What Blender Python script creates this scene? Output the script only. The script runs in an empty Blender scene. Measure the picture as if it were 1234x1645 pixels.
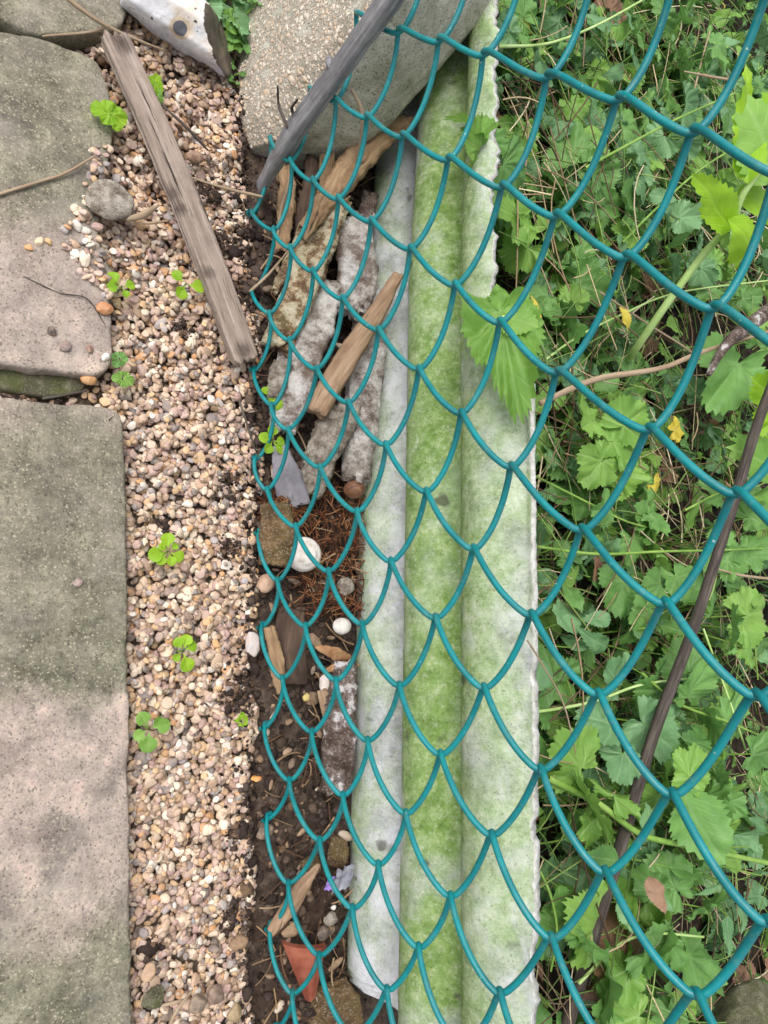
import bpy, bmesh, math, random
import numpy as np
from mathutils import Vector, Matrix
from mathutils.geometry import delaunay_2d_cdt

# ------------------------------------------------------------------ camera, light, exposure
S = bpy.context.scene
COL = S.collection
CAM = Vector((-0.250212, -0.212925, 0.524110))
ROT = Matrix(((0.8194227, -0.0423312, -0.5716244),
              (-0.0535740, 0.9872474, -0.1499080),
              (0.5706805, 0.1534622, 0.8067051)))
FOC = 1190.0
cd = bpy.data.cameras.new('camera'); cam = bpy.data.objects.new('camera', cd); COL.objects.link(cam)
cam.matrix_world = Matrix.Translation(CAM) @ ROT.to_4x4()
cd.sensor_fit = 'VERTICAL'; cd.sensor_height = 24.0; cd.lens = FOC / 1645 * 24.0
cd.clip_start = 0.01; cd.clip_end = 100
S.camera = cam

w = bpy.data.worlds.new('World'); S.world = w; w.use_nodes = True
nt = w.node_tree; nt.nodes.clear()
sky = nt.nodes.new('ShaderNodeTexSky'); sky.sky_type = 'NISHITA'; sky.sun_disc = False
SUN_EL, SUN_AZ = math.radians(58), math.radians(300)
sky.sun_elevation = SUN_EL; sky.sun_rotation = SUN_AZ
sky.dust_density = 4.0; sky.air_density = 1.0; sky.ozone_density = 1.0
hs = nt.nodes.new('ShaderNodeHueSaturation'); hs.inputs['Saturation'].default_value = 0.30   # cloud-whitened sky
bg = nt.nodes.new('ShaderNodeBackground'); bg.inputs['Strength'].default_value = 0.15
wo = nt.nodes.new('ShaderNodeOutputWorld')
nt.links.new(sky.outputs[0], hs.inputs['Color']); nt.links.new(hs.outputs[0], bg.inputs[0]); nt.links.new(bg.outputs[0], wo.inputs[0])
sd = bpy.data.lights.new('sun', 'SUN'); sun = bpy.data.objects.new('sun', sd); COL.objects.link(sun)
sd.energy = 1.0; sd.angle = math.radians(35); sd.color = (1.0, 0.98, 0.96)
dirv = Vector((math.sin(SUN_AZ) * math.cos(SUN_EL), math.cos(SUN_AZ) * math.cos(SUN_EL), math.sin(SUN_EL)))
sun.rotation_euler = dirv.to_track_quat('Z', 'Y').to_euler()
S.view_settings.view_transform = 'Standard'; S.view_settings.look = 'None'
S.view_settings.gamma = 1.0; S.view_settings.use_curve_mapping = False
S.view_settings.exposure = 0.72

# ------------------------------------------------------------------ helpers
def ray(px, py):
    return ROT @ Vector(((px - 617) / FOC, -(py - 822.5) / FOC, -1.0))
def at(px, py, z=None, x=None):
    """place in the world seen at photo point (px,py) on the level z or the upright plane x"""
    d = ray(px, py)
    t = (z - CAM.z) / d.z if z is not None else (x - CAM.x) / d.x
    return CAM + d * t
def mm(p, px):
    """length in metres that spans px photo pixels at point p"""
    return px * abs((ROT.transposed() @ (Vector(p) - CAM)).z) / FOC
def hsh(i, j, k, s):
    n = (i * 374761393 + j * 668265263 + k * 2147483647 + s * 1274126177) & 0xffffffff
    n = ((n ^ (n >> 13)) * 1274126177) & 0xffffffff
    n = (n ^ (n >> 16)) & 0xffffffff
    return n / 4294967295.0
def vnoise(P, s=0):
    P = np.asarray(P, float); I = np.floor(P).astype(np.int64); F = P - I
    F = F * F * (3 - 2 * F); r = 0
    for dx in (0, 1):
        for dy in (0, 1):
            for dz in (0, 1):
                wgt = (F[:, 0] if dx else 1 - F[:, 0]) * (F[:, 1] if dy else 1 - F[:, 1]) * (F[:, 2] if dz else 1 - F[:, 2])
                r = r + wgt * hsh(I[:, 0] + dx, I[:, 1] + dy, I[:, 2] + dz, s)
    return r * 2 - 1
def fbm(P, s=0, o=4):
    P = np.asarray(P, float); r = np.zeros(len(P)); a = 1.0
    for i in range(o): r += a * vnoise(P * 2 ** i + 17.3 * i, s + i); a *= .5
    return r / 1.9
def srgb(r, g, b):
    f = lambda c: (c / 255 / 12.92) if c / 255 <= .04045 else ((c / 255 + .055) / 1.055) ** 2.4
    return (f(r), f(g), f(b), 1.0)

def mesh_np(name, V, F, col=None, uv=None, smooth=True):
    """V (n,3), F list of faces or an (m,k) array"""
    me = bpy.data.meshes.new(name)
    V = np.asarray(V, dtype=np.float32)
    if isinstance(F, np.ndarray):
        m, k = F.shape
        me.vertices.add(len(V)); me.vertices.foreach_set('co', V.ravel())
        me.loops.add(m * k); me.loops.foreach_set('vertex_index', F.ravel().astype(np.int32))
        me.polygons.add(m); me.polygons.foreach_set('loop_start', (np.arange(m) * k).astype(np.int32))
        me.update(calc_edges=True)
    else:
        me.from_pydata([tuple(map(float, v)) for v in V], [], F)
    if smooth: me.polygons.foreach_set('use_smooth', [True] * len(me.polygons))
    if col is not None:
        a = me.attributes.new('col', 'FLOAT_COLOR', 'POINT')
        c = np.ones((len(V), 4), np.float32); c[:, :3] = np.asarray(col)[:, :3]; a.data.foreach_set('color', c.ravel())
    if uv is not None:
        li = np.zeros(len(me.loops), np.int32); me.loops.foreach_get('vertex_index', li)
        l = me.uv_layers.new(name='UVMap'); l.data.foreach_set('uv', np.asarray(uv, np.float32)[li].ravel())
    me.validate(); me.update()
    return me
def link(name, me, m=None, parent=None, loc=None):
    o = bpy.data.objects.new(name, me); COL.objects.link(o)
    if me is not None and m is not None:
        for mm_ in (m if isinstance(m, (list, tuple)) else [m]): me.materials.append(mm_)
    if parent is not None: o.parent = parent; 
    if loc is not None: o.location = loc
    return o
def tag(o, label=None, cat=None, group=None, kind=None):
    if label: o['label'] = label
    if cat: o['category'] = cat
    if group: o['group'] = group
    if kind: o['kind'] = kind
    return o
def empty(name, loc):
    o = bpy.data.objects.new(name, None); o.empty_display_size = .02; COL.objects.link(o); o.location = loc
    return o
def centred(name, V, F, m, parent=None, **k):
    """mesh object whose origin sits at the middle of its own geometry (or at its parent's)"""
    V = np.asarray(V, float)
    if parent is not None: c = np.array(parent.location)
    else: c = (V.min(0) + V.max(0)) / 2; c[2] = V[:, 2].min()
    o = link(name, mesh_np(name, V - c, F, **k), m, parent)
    if parent is None: o.location = c
    return o
class Acc:
    def __init__(s): s.V = []; s.F = []; s.C = []; s.U = []; s.n = 0
    def add(s, V, F, col=None, uv=None):
        V = np.asarray(V, float); F = np.asarray(F)
        s.V.append(V); s.F.append(F + s.n)
        if col is not None: s.C.append(np.tile(np.asarray(col)[:3], (len(V), 1)) if np.ndim(col) == 1 else np.asarray(col))
        if uv is not None: s.U.append(uv)
        s.n += len(V)
    def out(s, name, m, parent=None, smooth=True):
        return centred(name, np.concatenate(s.V), np.concatenate(s.F), m, parent, smooth=smooth,
                       col=np.concatenate(s.C) if s.C else None, uv=np.concatenate(s.U) if s.U else None)

def ico(sub):
    bm = bmesh.new(); bmesh.ops.create_icosphere(bm, subdivisions=sub, radius=1)
    V = np.array([v.co[:] for v in bm.verts]); F = np.array([[v.index for v in f.verts] for f in bm.faces]); bm.free()
    return V, F
ICO = {1: ico(1), 2: ico(2), 3: ico(3), 4: ico(4)}
def rotz(a):
    c, s_ = math.cos(a), math.sin(a); return np.array([[c, -s_, 0], [s_, c, 0], [0, 0, 1]])
def rotx(a):
    c, s_ = math.cos(a), math.sin(a); return np.array([[1, 0, 0], [0, c, -s_], [0, s_, c]])
def stone_shape(rng, sub=2, cuts=5, rough=.06, cutmin=.62, seed=0):
    V, F = ICO[sub]; V = V.copy()
    for _ in range(cuts):
        n = rng.normal(size=3); n /= np.linalg.norm(n); d = rng.uniform(cutmin, .95)
        h = V @ n - d; V -= np.outer(np.clip(h, 0, None) * .85, n)
    V *= (1 + rough * fbm(V * 1.7 + seed * 9.1, seed, 3))[:, None]
    return V, F
def tube(pts, rad, n=8, cap=True):
    P = [Vector(p) for p in pts]; V = []; F = []; N = None
    for i, p in enumerate(P):
        t = (P[min(i + 1, len(P) - 1)] - P[max(i - 1, 0)]).normalized()
        if N is None: N = t.orthogonal().normalized()
        N = (N - t * N.dot(t)).normalized(); B = t.cross(N)
        r = rad[i] if hasattr(rad, '__len__') else rad
        for k in range(n):
            a = 2 * math.pi * k / n; V.append(p + (N * math.cos(a) + B * math.sin(a)) * r)
    m = len(P)
    for i in range(m - 1):
        for k in range(n):
            a, b = i * n + k, i * n + (k + 1) % n; F.append((a, b, b + n, a + n))
    if cap:
        V.append(P[0]); V.append(P[-1]); c0 = len(V) - 2
        for k in range(n):
            F.append((c0, (k + 1) % n, k, k)); F.append((c0 + 1, (m - 1) * n + k, (m - 1) * n + (k + 1) % n, (m - 1) * n + (k + 1) % n))
    return np.array([v[:] for v in V]), F
def quads_to_tris(F):
    T = []
    for f in F:
        f = list(dict.fromkeys(f))
        for i in range(1, len(f) - 1): T.append((f[0], f[i], f[i + 1]))
    return np.array(T)
def catmull(P, per=6):
    P = [np.array(p, float) for p in P]; Q = [2 * P[0] - P[1]] + P + [2 * P[-1] - P[-2]]; out = []
    for i in range(1, len(Q) - 2):
        for t in np.linspace(0, 1, per, endpoint=False):
            a, b, c, d = Q[i - 1:i + 3]
            out.append(.5 * (2 * b + (c - a) * t + (2 * a - 5 * b + 4 * c - d) * t * t + (3 * b - a - 3 * c + d) * t ** 3))
    out.append(P[-1]); return np.array(out)
def bar(pts, w, h, up=(0, 0, 1), sq=4.0, m=40, n=28, rough=.0012, fr=90, seed=0, endr=.004, grain=0.0, taper=None):
    """a length of wood or stone along pts: half width w, half thickness h, broken ends, uneven faces"""
    P = catmull(pts, 8) if len(pts) > 2 else np.array([np.array(pts[0]) * (1 - t) + np.array(pts[1]) * t for t in np.linspace(0, 1, 9)])
    d = np.r_[0, np.cumsum(np.linalg.norm(np.diff(P, axis=0), axis=1))]; L = d[-1]
    ts = np.linspace(0, L, m); P = np.stack([np.interp(ts, d, P[:, i]) for i in range(3)], 1)
    W = np.interp(ts / L, np.linspace(0, 1, len(w)), w) if hasattr(w, '__len__') else np.full(m, w)
    H = np.interp(ts / L, np.linspace(0, 1, len(h)), h) if hasattr(h, '__len__') else np.full(m, h)
    V = []; U = []; T = np.gradient(P, axis=0); T /= np.linalg.norm(T, axis=1)[:, None]
    up = np.array(up, float)
    for i in range(m):
        N = up - T[i] * (up @ T[i]); N /= np.linalg.norm(N); B = np.cross(T[i], N)
        for k in range(n):
            a = 2 * math.pi * (k + .5) / n; c, s_ = math.cos(a), math.sin(a)
            r = (abs(c) ** sq + abs(s_) ** sq) ** (-1 / sq)
            V.append(P[i] + B * c * r * W[i] + N * s_ * r * H[i]); U.append((ts[i], a / (2 * math.pi) * 2 * (W[i] + H[i]) * 2))
    V = np.array(V); U = np.array(U)
    A = np.repeat(T, n, 0); C = np.repeat(P, n, 0); rad = V - C
    dn = rough * fbm(V * fr + seed * 3.1, seed, 4)
    if grain:   # ridges that run with the grain
        q = np.stack([U[:, 0] * 14, U[:, 1] * 420, 0 * U[:, 0] + seed], 1); dn = dn + grain * vnoise(q, seed + 5)
    dn = dn + rough * .45 * fbm(V * fr * 4.5, seed + 21, 3)
    rn = rad / (np.linalg.norm(rad, axis=1)[:, None] + 1e-9)
    V = V + rn * dn[:, None]
    e = np.zeros(m); e[0] = -1; e[-1] = 1; e = np.repeat(e, n)
    off = endr * vnoise(np.stack([rad[:, 0] * 300, rad[:, 1] * 300, rad[:, 2] * 300 + seed], 1), seed + 2)
    V = V + A * (e * off)[:, None]
    F = []
    for i in range(m - 1):
        for k in range(n):
            a, b = i * n + k, i * n + (k + 1) % n; F.append((a, b, b + n, a + n))
    base = len(V)
    for q, (ri, sgn) in enumerate(((0, -1), (m - 1, 1))):        # two inner rings and a centre close each end
        ring = V[ri * n:(ri + 1) * n]; c = ring.mean(0)
        r1 = c + (ring - c) * .55 + T[ri] * sgn * .0006
        V = np.vstack([V, r1, c[None] + T[ri] * sgn * .0003]); U = np.vstack([U, U[ri * n:(ri + 1) * n] + .003, U[ri * n][None]])
        b0 = base + q * (n + 1)
        for k in range(n):
            a, b = ri * n + k, ri * n + (k + 1) % n; c1, c2 = b0 + k, b0 + (k + 1) % n
            if sgn < 0: F.append((b, a, c1, c2)); F.append((c2, c1, b0 + n))
            else: F.append((a, b, c2, c1)); F.append((c1, c2, b0 + n))
    return V, F, U
def hull_rock(pts, voxel=.0025, smooth=3, disp=.0012, fr=60, seed=0, o=5):
    bm = bmesh.new()
    for p in pts: bm.verts.new(p)
    r = bmesh.ops.convex_hull(bm, input=bm.verts)
    bmesh.ops.delete(bm, geom=list({g for g in r['geom_interior'] + r['geom_unused'] if isinstance(g, bmesh.types.BMVert)}), context='VERTS')
    bmesh.ops.recalc_face_normals(bm, faces=bm.faces)
    me = bpy.data.meshes.new('tmp'); bm.to_mesh(me); bm.free()
    ob = bpy.data.objects.new('tmp', me); COL.objects.link(ob)
    md = ob.modifiers.new('r', 'REMESH'); md.mode = 'VOXEL'; md.voxel_size = voxel
    dg = bpy.context.evaluated_depsgraph_get(); ev = ob.evaluated_get(dg); m2 = ev.to_mesh()
    V = np.zeros(len(m2.vertices) * 3); m2.vertices.foreach_get('co', V); V = V.reshape(-1, 3)
    F = np.array([list(p.vertices) for p in m2.polygons]); ev.to_mesh_clear()
    bpy.data.objects.remove(ob); bpy.data.meshes.remove(me)
    E = np.concatenate([F[:, [0, 1]], F[:, [1, 2]], F[:, [2, 3]], F[:, [3, 0]]])
    for _ in range(smooth):
        acc = np.zeros_like(V); cnt = np.zeros(len(V)); np.add.at(acc, E[:, 0], V[E[:, 1]]); np.add.at(cnt, E[:, 0], 1)
        V = V * .4 + acc / cnt[:, None] * .6
    nrm = vnormals(V, F); V = V + nrm * (disp * fbm(V * fr, seed, o))[:, None]
    return V, F
def vnormals(V, F):
    n = np.cross(V[F[:, 1]] - V[F[:, 0]], V[F[:, 2]] - V[F[:, 0]]); N = np.zeros_like(V)
    for k in range(F.shape[1]): np.add.at(N, F[:, k], n)
    return N / (np.linalg.norm(N, axis=1)[:, None] + 1e-12)

# ------------------------------------------------------------------ materials
class NT:
    def __init__(s, name):
        s.m = bpy.data.materials.new(name); s.m.use_nodes = True; s.t = s.m.node_tree; s.t.nodes.clear()
        s.out = s.t.nodes.new('ShaderNodeOutputMaterial'); s.b = s.t.nodes.new('ShaderNodeBsdfPrincipled')
        s.l(s.b.outputs[0], s.out.inputs[0]); s.geo = s.t.nodes.new('ShaderNodeNewGeometry'); s.P = s.geo.outputs['Position']
    def l(s, a, b): s.t.links.new(a, b)
    def n(s, ty, **k):
        x = s.t.nodes.new(ty)
        for a, v in k.items(): setattr(x, a, v)
        return x
    def put(s, sock, v):
        if hasattr(v, 'is_output') or isinstance(v, bpy.types.NodeSocket): s.l(v, sock)
        else: sock.default_value = v
    def noise(s, scale, det=5, rough=.6, vec=None, col=False, dist=0):
        x = s.n('ShaderNodeTexNoise'); s.put(x.inputs['Vector'], vec or s.P); x.inputs['Scale'].default_value = scale
        x.inputs['Detail'].default_value = det; x.inputs['Roughness'].default_value = rough; x.inputs['Distortion'].default_value = dist
        return x.outputs['Color' if col else 'Fac']
    def vor(s, scale, vec=None, out='Distance', feat='F1'):
        x = s.n('ShaderNodeTexVoronoi', feature=feat); s.put(x.inputs['Vector'], vec or s.P); x.inputs['Scale'].default_value = scale
        return x.outputs[out]
    def ramp(s, fac, stops, interp='LINEAR'):
        x = s.n('ShaderNodeValToRGB'); x.color_ramp.interpolation = interp; s.put(x.inputs[0], fac)
        e = x.color_ramp.elements
        while len(e) < len(stops): e.new(.5)
        for i, (p, c) in enumerate(stops):
            e[i].position = p; e[i].color = c if len(c) == 4 else (*c, 1)
        return x.outputs[0]
    def step(s, fac, a, b): 
        x = s.n('ShaderNodeMapRange', clamp=True); s.put(x.inputs[0], fac); x.inputs[1].default_value = a; x.inputs[2].default_value = b
        return x.outputs[0]
    def mix(s, fac, a, b, mode='MIX'):
        x = s.n('ShaderNodeMix', data_type='RGBA', blend_type=mode); s.put(x.inputs[0], fac); s.put(x.inputs[6], a); s.put(x.inputs[7], b)
        return x.outputs[2]
    def math(s, op, a, b=0.0, c=0.0):
        x = s.n('ShaderNodeMath', operation=op); s.put(x.inputs[0], a); s.put(x.inputs[1], b)
        if op in ('MULTIPLY_ADD',): s.put(x.inputs[2], c)
        return x.outputs[0]
    def sep(s, vec=None):
        x = s.n('ShaderNodeSeparateXYZ'); s.put(x.inputs[0], vec or s.P); return x.outputs
    def mapv(s, vec, scale=(1, 1, 1), loc=(0, 0, 0)):
        x = s.n('ShaderNodeMapping'); s.put(x.inputs[0], vec); x.inputs['Scale'].default_value = scale; x.inputs['Location'].default_value = loc
        return x.outputs[0]
    def bump(s, h, strength=.5, dist=.001, prev=None):
        x = s.n('ShaderNodeBump'); s.put(x.inputs['Height'], h); x.inputs['Strength'].default_value = strength; x.inputs['Distance'].default_value = dist
        if prev is not None: s.l(prev, x.inputs['Normal'])
        return x.outputs[0]
    def attr(s, name='col'):
        x = s.n('ShaderNodeAttribute', attribute_name=name); return x.outputs[0]
    def done(s, col, rough=.85, normal=None, spec=.3):
        s.put(s.b.inputs['Base Color'], col); s.put(s.b.inputs['Roughness'], rough); s.b.inputs['Specular IOR Level'].default_value = spec
        if normal is not None: s.l(normal, s.b.inputs['Normal'])
        return s.m

def mat_pebble():
    t = NT('pebble_stone'); a = t.attr()
    n1 = t.noise(260, 4, .6); n2 = t.noise(900, 3, .6)
    c = t.mix(t.step(n1, .35, .72), a, t.mix(.45, a, srgb(205, 178, 150)))
    c = t.mix(t.math('MULTIPLY', t.step(n2, .52, .72), .35), c, srgb(90, 78, 70))
    c = t.mix(t.math('MULTIPLY', t.step(t.noise(70, 3), .55, .7), .3), c, srgb(112, 92, 76))
    return t.done(c, t.step(n1, -.6, 1.1), t.bump(t.noise(700, 4), .35, .0006), .35)
def mat_slab():
    t = NT('weathered_paving_slab'); P = t.P; x, y, z = t.sep()
    big = t.noise(9, 5, .6); fine = t.noise(650, 5, .75); mid = t.noise(60, 5, .65)
    pink = t.ramp(t.noise(34, 6, .7), [(.3, srgb(146, 130, 122)), (.44, srgb(180, 162, 152)), (.57, srgb(202, 184, 172)), (.7, srgb(222, 206, 190))])
    olive = t.ramp(t.noise(46, 7, .75), [(.3, srgb(86, 84, 68)), (.43, srgb(118, 115, 96)), (.56, srgb(146, 142, 120)), (.7, srgb(178, 172, 148))])
    yy = t.math('ADD', t.math('ADD', t.math('ADD', y, t.math('MULTIPLY', t.math('SUBTRACT', t.noise(55, 6, .8), .5), .07)), t.math('MULTIPLY', t.math('SUBTRACT', big, .5), .16)), t.math('MULTIPLY', x, -.12))
    f = t.ramp(t.step(yy, -.55, .40), [(0.0, (1,) * 3), (.175, (1,) * 3), (.215, (.1,) * 3), (.315, (0,) * 3), (.345, (1,) * 3), (.50, (.9,) * 3), (.545, (.15,) * 3), (.60, (.05,) * 3), (.66, (.1,) * 3), (.71, (.95,) * 3)])
    c = t.mix(f, pink, olive)
    c = t.mix(t.math('MULTIPLY', t.step(mid, .56, .75), .4), c, srgb(92, 90, 66))
    c = t.mix(t.math('MULTIPLY', t.step(t.noise(24, 3, .5), .60, .70), .55), c, srgb(88, 84, 80))
    g = t.vor(900, out='Color'); gv = t.sep(g)
    c = t.mix(t.math('MULTIPLY', t.step(gv[0], .84, .98), .6), c, srgb(205, 195, 168))
    c = t.mix(t.math('MULTIPLY', t.step(gv[1], .82, .99), .6), c, srgb(66, 62, 56))
    c = t.mix(t.math('MULTIPLY', t.step(t.vor(1300, t.mapv(P, loc=(3, 1, 2))), .28, .05), .35), c, srgb(190, 178, 160))
    c = t.mix(t.math('MULTIPLY', t.step(t.noise(18, 6, .75, t.mapv(P, loc=(5, 3, 1))), .50, .64), .42), c, srgb(118, 110, 106))
    c = t.mix(t.math('MULTIPLY', t.step(t.noise(21, 6, .75, t.mapv(P, loc=(1, 8, 1))), .52, .66), .4), c, srgb(178, 168, 158))
    blot = t.step(t.vor(16, t.mapv(P, loc=(1.3, .4, 0))), .15, .08); blot = t.math('MULTIPLY', blot, t.step(t.noise(60, 5, .8), .38, .6))
    c = t.mix(t.math('MULTIPLY', blot, .5), c, srgb(92, 88, 90))
    c = t.mix(t.math('MULTIPLY', t.step(t.noise(240, 5, .8), .56, .72), .35), c, srgb(206, 194, 172))
    c = t.mix(t.math('MULTIPLY', t.step(t.noise(300, 5, .8, t.mapv(P, loc=(7, 7, 7))), .57, .72), .45), c, srgb(74, 68, 60))
    c = t.mix(.55, c, t.ramp(fine, [(.3, (.12,) * 3), (.7, (.5,) * 3)]), 'OVERLAY')
    h = t.math('ADD', t.math('MULTIPLY', fine, .7), t.math('MULTIPLY', mid, 1.2))
    return t.done(c, .92, t.bump(h, .75, .0016), .2)
def mat_concrete(name, stops, sc=40, spk=.5, bumps=.7, moss=0.0, dist=.0012, rough=.9, dirt=0.0):
    t = NT(name); n = t.noise(sc, 7, .7); c = t.ramp(n, stops)
    v = t.sep(t.vor(sc * 16, out='Color'))
    c = t.mix(t.math('MULTIPLY', t.step(v[0], .8, .98), spk), c, srgb(210, 202, 188))
    c = t.mix(t.math('MULTIPLY', t.step(v[1], .84, .99), spk), c, srgb(58, 52, 48))
    if dirt: c = t.mix(t.math('MULTIPLY', t.step(t.noise(26, 5, .75, t.mapv(t.P, loc=(6, 1, 3))), .50, .62), dirt), c, srgb(98, 80, 64))
    if moss: c = t.mix(t.math('MULTIPLY', t.step(t.noise(sc * .6, 4), .5, .68), moss), c, srgb(108, 118, 62))
    h = t.math('ADD', t.noise(sc * 8, 4, .7), t.math('MULTIPLY', n, 2))
    return t.done(c, rough, t.bump(h, bumps, dist), .25)
def mat_wood(name, stops, dark=.5, along=22, across=420, bumps=.8, blotch=None, rough=.85, stains=()):
    t = NT(name); uvn = t.n('ShaderNodeUVMap'); uv = uvn.outputs[0]
    wv = t.noise(6, 2, .5, uv, True); 
    d = t.n('ShaderNodeVectorMath', operation='MULTIPLY_ADD'); t.l(wv, d.inputs[0]); d.inputs[1].default_value = (0, .006, 0); t.l(uv, d.inputs[2])
    g = t.noise(1, 6, .65, t.mapv(d.outputs[0], (along, across, 1)))
    g2 = t.noise(1, 4, .6, t.mapv(d.outputs[0], (along * .4, across * .28, 1), (5, 3, 1)))
    c = t.ramp(t.mix(.45, g, g2), stops)
    crack = t.math('MULTIPLY', t.step(t.noise(1, 4, .6, t.mapv(d.outputs[0], (along * .7, across * .5, 1), (9, 1, 4))), .60, .66), t.step(t.noise(22, 3, .5), .42, .56))
    c = t.mix(t.math('MULTIPLY', crack, dark), c, srgb(38, 28, 24))
    c = t.mix(t.math('MULTIPLY', t.step(t.noise(30, 5, .75), .50, .70), .6), c, blotch or srgb(92, 80, 74))
    for p_, r_ in stains:
        dv = t.n('ShaderNodeVectorMath', operation='DISTANCE'); t.l(t.P, dv.inputs[0]); dv.inputs[1].default_value = p_
        dd = t.math('ADD', dv.outputs['Value'], t.math('MULTIPLY', t.math('SUBTRACT', t.mix(.5, t.noise(90, 5, .8), g), .5), .022))
        c = t.mix(t.math('MULTIPLY', t.step(dd, r_, r_ * .3), .72), c, srgb(62, 50, 46))
    h = t.math('SUBTRACT', t.math('ADD', g, g2), t.math('MULTIPLY', crack, .9))
    return t.done(c, rough, t.bump(h, bumps, .0012), .25)
def mat_leaf(name, dark, light, vein, trans=.35, spots=None):
    t = NT(name); uv = t.n('ShaderNodeUVMap').outputs[0]; a, b, _ = t.sep(uv); oi = t.n('ShaderNodeObjectInfo')
    pv = t.step(t.math('ABSOLUTE', a), .045, .012)
    sv = t.math('FRACT', t.math('ADD', t.math('MULTIPLY', b, 6.5), t.math('MULTIPLY', t.math('ABSOLUTE', a), -5.0)))
    sv2 = t.math('MULTIPLY', t.step(t.math('ABSOLUTE', t.math('SUBTRACT', sv, .5)), .12, .02), .55)
    vn = t.math('MAXIMUM', pv, sv2)
    n = t.noise(55, 4, .6); isl = t.geo.outputs['Random Per Island']
    k = t.math('ADD', t.math('MULTIPLY', n, .7), t.math('MULTIPLY', t.math('ADD', isl, t.math('MULTIPLY', oi.outputs['Random'], 1.0)), .3))
    c = t.mix(t.step(k, .3, .85), dark, light)
    c = t.mix(t.math('MULTIPLY', vn, .22), c, vein)
    if spots: c = t.mix(t.math('MULTIPLY', t.step(t.noise(90, 4), .55, .7), .7), c, spots)
    nrm = t.bump(t.math('ADD', t.math('MULTIPLY', vn, -.8), t.noise(500, 3)), .55, .0007)
    t.done(c, .48, nrm, .4)
    tr = t.n('ShaderNodeBsdfTranslucent'); mx = t.n('ShaderNodeMixShader'); mx.inputs[0].default_value = trans
    t.l(t.mix(.5, c, light), tr.inputs[0]); t.l(t.b.outputs[0], mx.inputs[1]); t.l(tr.outputs[0], mx.inputs[2]); t.l(mx.outputs[0], t.out.inputs[0])
    return t.m
def mat_attr(name, rough=.85, sc=300, amt=.4, bumps=.5, dist=.0008, spec=.25):
    t = NT(name); a = t.attr(); n = t.noise(sc, 4, .65)
    c = t.mix(t.math('MULTIPLY', t.step(n, .45, .7), amt), a, t.mix(1.0, a, (.35, .33, .3, 1), 'MULTIPLY'))
    return t.done(c, rough, t.bump(n, bumps, dist), spec)
def mat_plain(name, stops, sc=80, rough=.7, bumps=.4, dist=.0008, spec=.3):
    t = NT(name); n = t.noise(sc, 6, .65)
    return t.done(t.ramp(n, stops), rough, t.bump(t.noise(sc * 5, 4, .7), bumps, dist), spec)
def mat_soil():
    t = NT('damp_dark_soil'); n = t.noise(120, 7, .7); n2 = t.noise(28, 4, .6)
    c = t.ramp(n, [(.3, srgb(46, 38, 34)), (.5, srgb(80, 68, 60)), (.72, srgb(120, 104, 90))])
    c = t.mix(t.math('MULTIPLY', t.step(n2, .5, .7), .35), c, srgb(84, 60, 46))
    return t.done(c, .95, t.bump(t.math('ADD', n, t.noise(600, 4, .7)), 1.0, .002), .15)
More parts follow.
